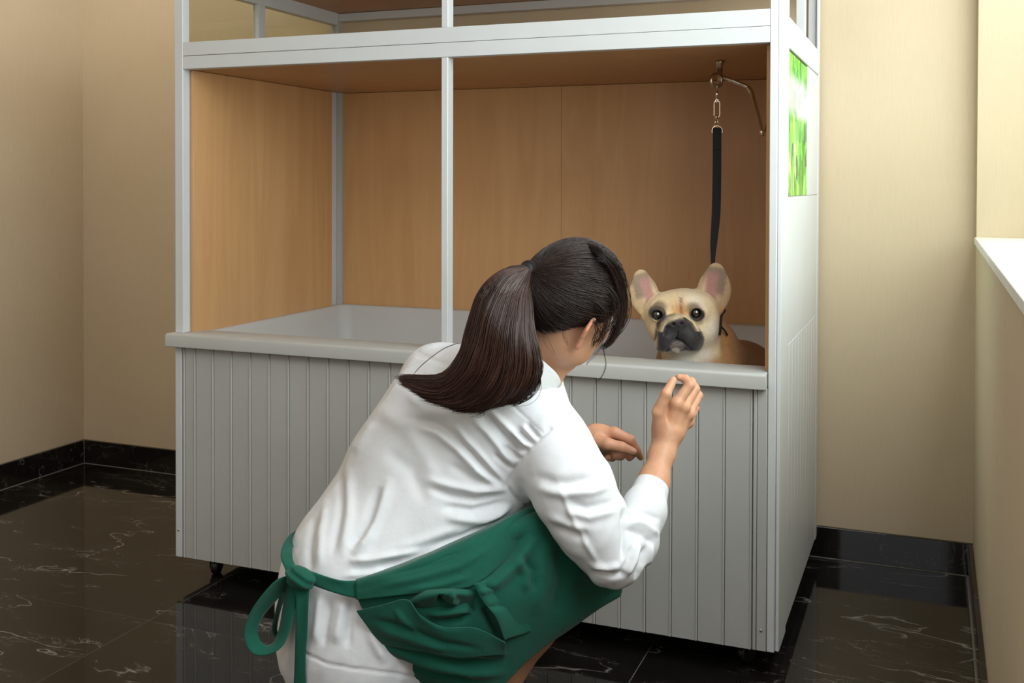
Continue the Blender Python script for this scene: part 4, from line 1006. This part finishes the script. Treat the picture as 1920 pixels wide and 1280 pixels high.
# --- apron: cloth sheets through traced control points
def cr_eval(g, nu, nv):
    """Catmull-Rom surface through a control grid g[rows][cols][3] -> (nv, nu, 3)"""
    g = np.array(g, float); a = np.stack([catmull(g[i], nu) for i in range(g.shape[0])]); return np.stack([catmull(a[:, j], nv) for j in range(nu)], 1)
def sheet(name, g, nu, nv, m, parent, folds=(), th=.0016, seed=0, nz=.0, push=0.0, edge=None):
    A = cr_eval(g, nu, nv); px, py, d = A[..., 0].ravel(), A[..., 1].ravel(), A[..., 2].ravel()
    Q = P(px, py, d).reshape(nv, nu, 3); tu = np.gradient(Q, axis=1); tv = np.gradient(Q, axis=0); n = np.cross(tu, tv); n /= np.linalg.norm(n, axis=2)[..., None]+1e-9
    n *= np.sign((n*(CAM-Q)).sum(2).mean()) ; dd = np.zeros(len(px))
    for pts, w, h in folds: dd += 1.25*h*crease(px.astype(np.float32), py.astype(np.float32), pts, w)
    if nz: dd += nz*vnoise(Q.reshape(-1, 3), 22, 11+seed)
    Q = Q+n*(dd.reshape(nv, nu)+push)[..., None]
    F = np.array([(i*nu+j, i*nu+j+1, (i+1)*nu+j+1, (i+1)*nu+j) for i in range(nv-1) for j in range(nu-1)])
    o = np_mesh(name, Q.reshape(-1, 3), F, m, parent, WO); s = o.modifiers.new('thick', 'SOLIDIFY'); s.thickness = th; s.offset = 0; return o
skirt = [
 [(690, 1110, 2.20), (790, 1090, 2.30), (900, 1040, 2.36), (990, 985, 2.40), (1060, 975, 2.42), (1115, 1010, 2.42), (1150, 1080, 2.40)],
 [(680, 1095, 2.02), (775, 1075, 2.06), (880, 1025, 2.10), (970, 965, 2.13), (1055, 945, 2.15), (1112, 985, 2.16), (1156, 1066, 2.16)],
 [(668, 1092, 1.865), (762, 1066, 1.850), (862, 1022, 1.865), (962, 972, 1.90), (1050, 958, 1.96), (1110, 1008, 2.01), (1163, 1084, 2.04)],
 [(668, 1116, 1.845), (770, 1098, 1.825), (880, 1062, 1.830), (980, 1020, 1.875), (1060, 1010, 1.925), (1120, 1050, 1.98), (1165, 1094, 2.02)],
 [(690, 1160, 1.845), (790, 1150, 1.815), (900, 1120, 1.820), (1000, 1085, 1.865), (1070, 1076, 1.92), (1125, 1086, 1.97), (1165, 1101, 2.01)],
 [(725, 1215, 1.850), (820, 1210, 1.820), (920, 1180, 1.830), (1005, 1150, 1.870), (1065, 1135, 1.92), (1120, 1120, 1.97), (1165, 1106, 2.01)],
 [(768, 1262, 1.865), (850, 1262, 1.835), (930, 1235, 1.850), (1000, 1202, 1.885), (1060, 1170, 1.92), (1115, 1140, 1.965), (1164, 1111, 2.01)],
 [(812, 1312, 1.885), (880, 1310, 1.860), (935, 1290, 1.870), (990, 1236, 1.895), (1048, 1192, 1.925), (1108, 1151, 1.965), (1163, 1117, 2.01)]]
SKF = [([(985, 1000), (945, 1050), (900, 1090)], 7, -.010), ([(1005, 1000), (968, 1055), (930, 1090), (900, 1104)], 11, .010),
 ([(960, 1045), (985, 1075), (985, 1110)], 8, .006), ([(975, 1040), (1000, 1070), (1000, 1110)], 8, -.005),
 ([(690, 1165), (760, 1190), (850, 1222), (940, 1222)], 9, .008), ([(700, 1185), (770, 1212), (860, 1240), (950, 1238)], 7, -.007), ([(715, 1205), (790, 1240), (880, 1262), (960, 1262)], 9, .007), ([(740, 1235), (820, 1265), (900, 1280)], 6, -.006),
 ([(700, 1150), (770, 1165), (840, 1195), (900, 1205)], 7, -.006), ([(1010, 1020), (1015, 1090), (1005, 1160)], 12, .004), ([(1045, 1020), (1055, 1090), (1040, 1150)], 14, -.006), ([(1085, 1040), (1085, 1100)], 12, .004),
 ([(775, 1135), (830, 1120), (885, 1118)], 9, -.016), ([(800, 1150), (850, 1145), (885, 1140)], 6, .010), ([(820, 1165), (860, 1162), (885, 1150)], 5, -.010), ([(880, 1118), (886, 1150)], 5, -.012), ([(905, 1135), (925, 1175), (938, 1200)], 7, -.012)]
apron = sheet('apron', skirt, 150, 130, 'green_canvas', wo, SKF, .002, 1, .0030)
band = [
 [(672, 1084, 1.90), (742, 1062, 1.885), (820, 1030, 1.89), (900, 994, 1.905), (955, 966, 1.93), (1016, 936, 2.00)],
 [(667, 1088, 1.848), (742, 1068, 1.832), (822, 1037, 1.838), (902, 1001, 1.855), (958, 972, 1.882), (1020, 944, 1.965)],
 [(667, 1108, 1.838), (742, 1093, 1.820), (818, 1074, 1.818), (896, 1046, 1.832), (950, 1012, 1.862), (1016, 972, 1.94)],
 [(668, 1124, 1.836), (742, 1116, 1.814), (812, 1108, 1.808), (886, 1098, 1.816), (940, 1056, 1.850), (1008, 1000, 1.93)]]
sheet('waist_band', band, 90, 34, 'green_canvas', apron, [([(700, 1100), (780, 1085), (860, 1062), (930, 1020)], 7, .004), ([(720, 1080), (800, 1060), (880, 1030)], 5, -.003), ([(760, 1108), (830, 1096), (884, 1080)], 5, .004)], .0022, 2, .0015)
pocket = [
 [(669, 1145, 1.836), (716, 1134, 1.820), (762, 1124, 1.806), (787, 1152, 1.796), (832, 1175, 1.796), (892, 1177, 1.804), (948, 1204, 1.830)],
 [(673, 1152, 1.836), (720, 1144, 1.820), (766, 1138, 1.806), (792, 1162, 1.796), (834, 1184, 1.796), (892, 1188, 1.806), (948, 1209, 1.834)],
 [(690, 1175, 1.838), (740, 1175, 1.820), (782, 1180, 1.806), (812, 1195, 1.802), (850, 1208, 1.804), (900, 1210, 1.815), (948, 1217, 1.842)],
 [(712, 1205, 1.846), (760, 1215, 1.828), (802, 1222, 1.816), (835, 1230, 1.812), (870, 1232, 1.816), (912, 1228, 1.826), (950, 1226, 1.850)]]
PF = [([(700, 1160), (760, 1175), (830, 1205), (900, 1215)], 6, -.005), ([(705, 1175), (770, 1195), (840, 1220)], 6, .005), ([(740, 1140), (765, 1170), (790, 1195)], 5, .004)]
sheet('pocket', pocket, 100, 36, 'green_canvas', apron, PF, .0024, 3, .0012)
bunch = [
 [(764, 1124, 1.822), (798, 1108, 1.806), (845, 1104, 1.800), (900, 1106, 1.830)],
 [(770, 1130, 1.812), (804, 1118, 1.792), (848, 1114, 1.788), (903, 1116, 1.826)],
 [(780, 1142, 1.824), (812, 1134, 1.812), (850, 1132, 1.812), (905, 1134, 1.832)],
 [(792, 1160, 1.832), (824, 1158, 1.826), (856, 1162, 1.826), (905, 1165, 1.836)]]
sheet('pocket_lining', bunch, 50, 40, 'green_canvas', apron, [([(830, 1112), (822, 1125), (838, 1132)], 4, -.010), ([(850, 1108), (846, 1122), (862, 1128)], 4, .007)], .002, 4, .0015)
flap = [
 [(889, 1095, 1.806), (905, 1126, 1.806), (930, 1158, 1.812), (946, 1200, 1.832)],
 [(897, 1092, 1.808), (914, 1121, 1.810), (938, 1153, 1.818), (954, 1196, 1.838)],
 [(915, 1086, 1.828), (936, 1112, 1.836), (960, 1144, 1.846), (982, 1188, 1.862)],
 [(925, 1082, 1.838), (950, 1106, 1.846), (975, 1140, 1.856), (996, 1182, 1.872)]]
sheet('pocket_flap', flap, 40, 24, 'green_canvas', apron, [([(900, 1110), (925, 1105)], 5, .005), ([(915, 1140), (945, 1132)], 5, -.004)], .0022, 5, .001)
# strings and bow: strips between two traced edges
def strip(name, L, R, n=40, th=.0018, seed=0):
    A = P(*catmull(L, n).T); B = P(*catmull(R, n).T); m_ = 7; rows = []
    for i in range(m_):
        t_ = i/(m_-1); rows.append(A*(1-t_)+B*t_)
    Q = np.stack(rows, 1); tu = np.gradient(Q, axis=1); tv = np.gradient(Q, axis=0); nn = np.cross(tu, tv); nn /= np.linalg.norm(nn, axis=2)[..., None]+1e-9
    prof = np.sin(np.linspace(0, math.pi, m_))[None, :, None]*.0022*np.sin(np.linspace(0, 6, n))[:, None, None]; Q = Q+nn*prof
    F = np.array([(i*m_+j, i*m_+j+1, (i+1)*m_+j+1, (i+1)*m_+j) for i in range(n-1) for j in range(m_-1)])
    o = np_mesh(name, Q.reshape(-1, 3), F, 'green_canvas', apron, WO); s = o.modifiers.new('thick', 'SOLIDIFY'); s.thickness = th; s.offset = 0; return o
strip('apron_string', [(670, 1088, 1.846), (640, 1088, 1.845), (610, 1080, 1.852), (585, 1071, 1.862), (566, 1068, 1.866)], [(670, 1122, 1.838), (640, 1115, 1.842), (612, 1106, 1.848), (586, 1096, 1.856), (566, 1088, 1.860)])
strip('apron_string', [(556, 994, 2.02), (540, 1006, 1.96), (528, 1030, 1.915), (528, 1050, 1.89), (540, 1076, 1.872), (552, 1086, 1.868)], [(556, 1012, 2.03), (550, 1022, 1.97), (548, 1036, 1.92), (550, 1052, 1.90), (560, 1068, 1.874), (570, 1074, 1.864)])
strip('bow_loop', [(544, 1078, 1.862), (518, 1088, 1.850), (490, 1118, 1.842), (468, 1152, 1.838), (458, 1190, 1.836), (470, 1222, 1.836), (496, 1228, 1.836), (524, 1216, 1.840), (540, 1190, 1.848), (556, 1130, 1.856), (560, 1094, 1.860)],
      [(552, 1094, 1.870), (534, 1108, 1.880), (512, 1132, 1.874), (494, 1154, 1.868), (483, 1180, 1.862), (488, 1200, 1.856), (500, 1210, 1.856), (514, 1202, 1.862), (524, 1176, 1.866), (532, 1130, 1.872), (540, 1094, 1.872)], 80)
strip('bow_loop', [(546, 1090, 1.866), (528, 1110, 1.880), (516, 1150, 1.888), (510, 1180, 1.890), (518, 1194, 1.888), (528, 1180, 1.880), (538, 1140, 1.872), (550, 1100, 1.864)],
      [(544, 1100, 1.900), (534, 1120, 1.915), (524, 1150, 1.920), (519, 1178, 1.920), (522, 1184, 1.918), (530, 1170, 1.910), (540, 1136, 1.900), (546, 1106, 1.890)], 50)
strip('apron_string', [(554, 1096, 1.856), (555, 1140, 1.852), (554, 1190, 1.852), (553, 1240, 1.855), (550, 1300, 1.86)], [(580, 1094, 1.854), (578, 1140, 1.848), (576, 1190, 1.848), (573, 1240, 1.852), (574, 1300, 1.86)])
def knot_f(p):
    d = ellipsoid(p, P(563, 1082, 1.858), (.027, .0185, .018), frame(V3(.9, -.3, 0), V3(.3, .9, 0))); d = smin(d, ellipsoid(p, P(574, 1090, 1.852), (.014, .015, .012)), .008)
    q = (p-P(563, 1082, 1.858).astype(np.float32)); w = q@V3(.5, .85, 0).astype(np.float32)
    return d+.0018*np.sin(w*420)
lo, hi = bounds([P(563, 1082, 1.858)], .045); v, q = surface(knot_f, lo, hi, .002); np_mesh('bow_knot', v, q, 'green_canvas', apron, WO)
print('apron', round(time.time()-t0, 1)); t0 = time.time()

# --- hair
m = mat('hair', rough=.34, spec=.45); t = NT(m); va = t.n('ShaderNodeVertexColor', layer_name='Col'); t.color(va.outputs[0]); t.b.inputs['Anisotropic'].default_value = .6
t.b.inputs['Sheen Weight'].default_value = .0; M['hair'] = m
def strands(name, paths, rad, cols, parent, sides=3):
    """paths (N, K, 3), rad (N, K): one mesh of fine tubes"""
    N, K, _ = paths.shape; tg = np.gradient(paths, axis=1); tg /= np.linalg.norm(tg, axis=2)[..., None]+1e-9
    up = np.array([.31, .52, .79]); a = np.cross(tg, up); a /= np.linalg.norm(a, axis=2)[..., None]+1e-9; b = np.cross(tg, a)
    th = np.arange(sides)*2*math.pi/sides; V = paths[:, :, None, :]+rad[:, :, None, None]*(a[:, :, None, :]*np.cos(th)[None, None, :, None]+b[:, :, None, :]*np.sin(th)[None, None, :, None])
    base = (np.arange(N)[:, None, None]*K+np.arange(K-1)[None, :, None])*sides; k = np.arange(sides)[None, None, :]; k2 = (k+1) % sides
    Q = np.stack([base+k, base+k2, base+sides+k2, base+sides+k], -1).reshape(-1, 4); C = np.repeat(np.repeat(cols[:, None, :], K, 1)[:, :, None, :], sides, 2).reshape(-1, 3)
    return np_mesh(name, V.reshape(-1, 3), Q, 'hair', parent, WO, C)
def shell_f(q):
    d = el(q, (0, -.010, .006), (.0790, .0985, .0905)); d = smin(d, el(q, (0, -.055, -.02), (.058, .045, .055)), .03)
    return smin(d, el(q, (0, -.040, -.055), (.052, .040, .055)), .03)
def cap_f(p):
    q = hl(p); d = shell_f(q)
    d = smax(d, hairline(q)-q[:, 2], .012); 
    e = np.abs(q[:, 0])-.072+(q[:, 2] < -.02)*0; return d
HB, HD = np.array([.017, .0095, .0078]), np.array([.038, .0150, .0100])
lo, hi = bounds([HCW], .125); v, q = surface(cap_f, lo, hi, .003); v = relax(v, q, 1)
hair = np_mesh('hair', v, q, 'hair', wo, WO, np.tile(HB*.8, (len(v), 1)))
TIE = hit(cap_f, 1002, 512, 1.8, 2.2)[0]
def shell_r(dirs):
    """distance from the head centre to the hair shell along unit directions"""
    sh = dirs.shape[:-1]; D_ = dirs.reshape(-1, 3).astype(np.float32); a = np.full(len(D_), .05, np.float32); b = np.full(len(D_), .16, np.float32); o = np.array((0, -.010, .006), np.float32)
    for _ in range(11):
        c = (a+b)/2; d = shell_f(o+D_*c[:, None]); a = np.where(d < 0, c, a); b = np.where(d < 0, b, c)
    return ((a+b)/2).reshape(sh)
TL = hl(TIE[None])[0]-np.array((0, -.010, .006)); TD = TL/np.linalg.norm(TL)
N = 5200; K = 16; dirs = []
rg = RNG
while len(dirs) < N:
    z = rg.uniform(-1, 1, 4000); ph = rg.uniform(0, 2*math.pi, 4000); D_ = np.stack([np.sqrt(1-z*z)*np.cos(ph), np.sqrt(1-z*z)*np.sin(ph), z], 1)
    q_ = D_*shell_r(D_)[:, None]+np.array((0, -.010, .006)); ok = q_[:, 2] > hairline(q_)-.004; ok &= (D_@TD) < .97
    # more strands start at the hairline
    ok &= (rg.random(4000) < np.where(q_[:, 2] < hairline(q_)+.012, 1, .35)); dirs += list(D_[ok])
D0 = np.array(dirs[:N]); cosw = np.clip(D0@TD, -1, 1); om = np.arccos(cosw); tt = np.linspace(0, 1, K)[None, :]
sl = (np.sin((1-tt)*om[:, None])[..., None]*D0[:, None, :]+np.sin(tt*om[:, None])[..., None]*TD)/np.sin(om)[:, None, None]
# strands sag a little below the great circle, which gives the swept-back flow
sag = np.sin(tt*math.pi)[..., None]*np.array((0, 0, -.10)); sl = sl+sag*np.clip(om, 0, 1.6)[:, None, None]*.5; sl /= np.linalg.norm(sl, axis=2)[..., None]
lift = rg.uniform(.0002, .0030, N)[:, None]+.0016*np.sin(tt*9+rg.uniform(0, 6, N)[:, None])*rg.random(N)[:, None]
rr = shell_r(sl)+lift; pl = sl*rr[..., None]+np.array((0, -.010, .006)); pw = HCW+pl@HR
cc = HB*(rg.uniform(.7, 1.6, N)[:, None])+(rg.random(N)[:, None] > .82)*np.array([.012, .006, .004])
rad = np.full((N, K), .00062)*rg.uniform(.7, 1.3, N)[:, None]; rad[:, 0] *= .3
hs = strands('hair_strands', pw, rad, cc, hair)
# ponytail
G = np.array([
 [(985, 499, 1.925), (940, 507, 1.895), (897, 548, 1.875), (875, 615, 1.865), (862, 665, 1.865), (826, 706, 1.87), (742, 706, 1.90)],
 [(988, 500, 1.92), (945, 520, 1.885), (912, 580, 1.862), (893, 655, 1.855), (866, 706, 1.86), (815, 735, 1.87), (750, 716, 1.89)],
 [(990, 503, 1.918), (955, 540, 1.880), (934, 605, 1.855), (922, 680, 1.848), (896, 728, 1.855), (850, 754, 1.865), (788, 744, 1.885)],
 [(993, 507, 1.915), (970, 555, 1.878), (960, 620, 1.855), (955, 690, 1.848), (938, 735, 1.85), (905, 762, 1.86), (850, 770, 1.875)],
 [(996, 512, 1.915), (984, 565, 1.882), (984, 630, 1.860), (986, 685, 1.855), (972, 725, 1.855), (940, 752, 1.86), (890, 770, 1.87)],
 [(999, 518, 1.918), (999, 570, 1.890), (1002, 620, 1.872), (1012, 668, 1.865), (1012, 700, 1.865), (990, 738, 1.87), (952, 756, 1.875)]])
GF = np.stack([catmull(g, 28) for g in G])            # (6, 28, 3)
TIEW = P(993, 508, 1.925); dsh = 0.0
thick = np.interp(np.linspace(0, 1, 28), [0, .12, .35, .65, .9, 1], [.010, .020, .030, .026, .014, .006])
def pony(s, w, n=28):
    i = np.minimum((s*5).astype(int), 4); f = (s*5-i)[:, None, None]; f = f*f*(3-2*f)*.35+f*.65; g = GF[i]*(1-f)+GF[i+1]*f; P3 = P(g[..., 0], g[..., 1], g[..., 2])
    return P3+FW*((w*.5+.25)[:, None]*thick[None, :]*2)[..., None]
N = 8000; cl = 110; sc = rg.random(cl); wc = rg.uniform(-1, 1, cl); ci = rg.integers(0, cl, N)
s_ = np.clip(sc[ci]+rg.normal(0, .022, N), 0, 1); mixr = rg.random(N) < .45; s_[mixr] = rg.random(mixr.sum()); rim_ = np.sqrt(np.clip(1-(2*s_-1)**2, .05, 1))
w_ = np.clip(wc[ci]+rg.normal(0, .2, N), -1, 1)*rim_
pp = pony(s_, w_)
ph = rg.uniform(0, 6.28, (cl, 3)); tt = np.linspace(0, 1, 28)
wob = (np.sin(tt[None, :]*5+ph[ci, 0:1])*.006*tt[None, :]+np.sin(tt[None, :]*11+ph[ci, 1:2])*.0016)[..., None]*FW+(np.sin(tt[None, :]*6+ph[ci, 2:3])*.0035*tt[None, :])[..., None]*RT
spread = tt[None, :, None]**2*rg.normal(0, .0025, (N, 1, 3)); pp = pp+wob+spread
# random end lengths
L_ = 1-np.abs(rg.normal(0, .06, N)).clip(0, .3); idx = tt[None, :]*L_[:, None]*27; i0 = np.minimum(idx.astype(int), 26); f = (idx-i0)[..., None]
ar = np.arange(N)[:, None]; pp = pp[ar, i0]*(1-f)+pp[ar, i0+1]*f
rad = (.00078*rg.uniform(.6, 1.3, N))[:, None]*np.interp(tt, [0, .1, .8, 1], [.8, 1, .9, .15])[None, :]
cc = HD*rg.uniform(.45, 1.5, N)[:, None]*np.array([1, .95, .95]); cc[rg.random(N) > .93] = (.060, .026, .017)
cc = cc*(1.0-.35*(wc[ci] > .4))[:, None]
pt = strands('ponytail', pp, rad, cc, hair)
# inner body of the ponytail keeps it opaque
cp = pony(np.linspace(.10, .90, 14), np.full(14, .25))
def core_f(p):
    d = None
    for k in range(0, 14):
        r = np.interp(np.linspace(0, 1, 24), [0, .12, .35, .65, .9, 1], [.002, .006, .011, .010, .004, .001]); e = chain(p, cp[k, 0:24:3], r[::3]); d = e if d is None else smin(d, e, .008)
    return d
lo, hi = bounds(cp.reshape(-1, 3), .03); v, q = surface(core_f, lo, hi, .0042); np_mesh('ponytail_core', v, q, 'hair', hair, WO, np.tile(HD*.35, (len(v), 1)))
# elastic tie
ax = P(975, 505, 1.90)-P(1005, 512, 1.94); ax /= np.linalg.norm(ax); e1 = np.cross(ax, UP); e1 /= np.linalg.norm(e1); e2 = np.cross(ax, e1)
V, F = tube_data(circle(P(990, 508, 1.928), .0165, e1, e2, 32), .0040, 12, True); link('hair_tie', [x-WO for x in V], F, 'hair_tie', wo, smooth=True)
V, F = tube_data([P(1006, 512, 1.95), P(998, 510, 1.935), P(985, 507, 1.92)], [.026, .0165, .0150], 20)
link('hair_gather', [x-WO for x in V], F, M['hair_tie'], hair, smooth=True)
# loose locks by the face and single flyaway hairs
locks = []
def lock(pts, n, sp, rad0, w0=.3):
    c = P(*catmull(pts, 24).T); t_ = np.linspace(0, 1, 24)
    for _ in range(n):
        o1, o2 = rg.normal(0, sp, 3), rg.normal(0, sp*1.4, 3); a = c+o1*(1-t_)[:, None]*w0+o1*np.sin(t_*math.pi)[:, None]+o2*(t_**2)[:, None]*.5; locks.append((a, rad0*rg.uniform(.6, 1.2)*np.interp(t_, [0, .15, .8, 1], [.2, 1, .8, .1])))
lock([(1098, 458, 1.935), (1130, 476, 1.895), (1155, 512, 1.91), (1167, 560, 1.935), (1161, 605, 1.945), (1144, 640, 1.95), (1128, 653, 1.95)], 110, .0042, .0006, .6)
lock([(1120, 476, 1.95), (1148, 500, 1.93), (1165, 545, 1.945), (1168, 585, 1.955), (1157, 620, 1.96), (1140, 645, 1.96)], 90, .0042, .0006, .6)
lock([(1120, 520, 1.90), (1150, 555, 1.91), (1152, 590, 1.915), (1130, 625, 1.925), (1118, 650, 1.93)], 26, .0040, .0005)
lock([(1110, 560, 1.89), (1135, 585, 1.90), (1135, 615, 1.91), (1122, 640, 1.915)], 22, .0040, .0005)
lock([(1112, 598, 1.892), (1122, 618, 1.90), (1116, 636, 1.905), (1110, 650, 1.91)], 16, .003, .0005)
lock([(1128, 640, 1.93), (1132, 660, 1.93), (1135, 685, 1.93), (1128, 705, 1.93), (1116, 720, 1.93)], 3, .0012, .0005)
lock([(1130, 645, 1.93), (1118, 662, 1.925), (1105, 675, 1.92), (1098, 685, 1.92)], 4, .0015, .0005)
lock([(862, 642, 1.86), (830, 655, 1.85), (790, 685, 1.85), (764, 715, 1.87)], 2, .0006, .0005)
lock([(1018, 618, 1.90), (1028, 640, 1.905), (1040, 665, 1.92)], 5, .004, .0003); lock([(1050, 606, 1.892), (1056, 630, 1.90), (1066, 650, 1.91)], 5, .004, .0003)
lock([(1010, 690, 1.86), (1005, 720, 1.86), (985, 745, 1.87), (958, 760, 1.875)], 40, .004, .0006)
lock([(880, 745, 1.865), (900, 765, 1.865), (905, 775, 1.87), (880, 778, 1.875)], 12, .003, .0005)
ll = strands('loose_locks', np.array([x[0] for x in locks]), np.array([x[1] for x in locks]), HB*rg.uniform(.8, 2.4, len(locks))[:, None], hair)
for x in (ll, pt, hs): x['kind'] = 'stuff'
print('hair', round(time.time()-t0, 1))
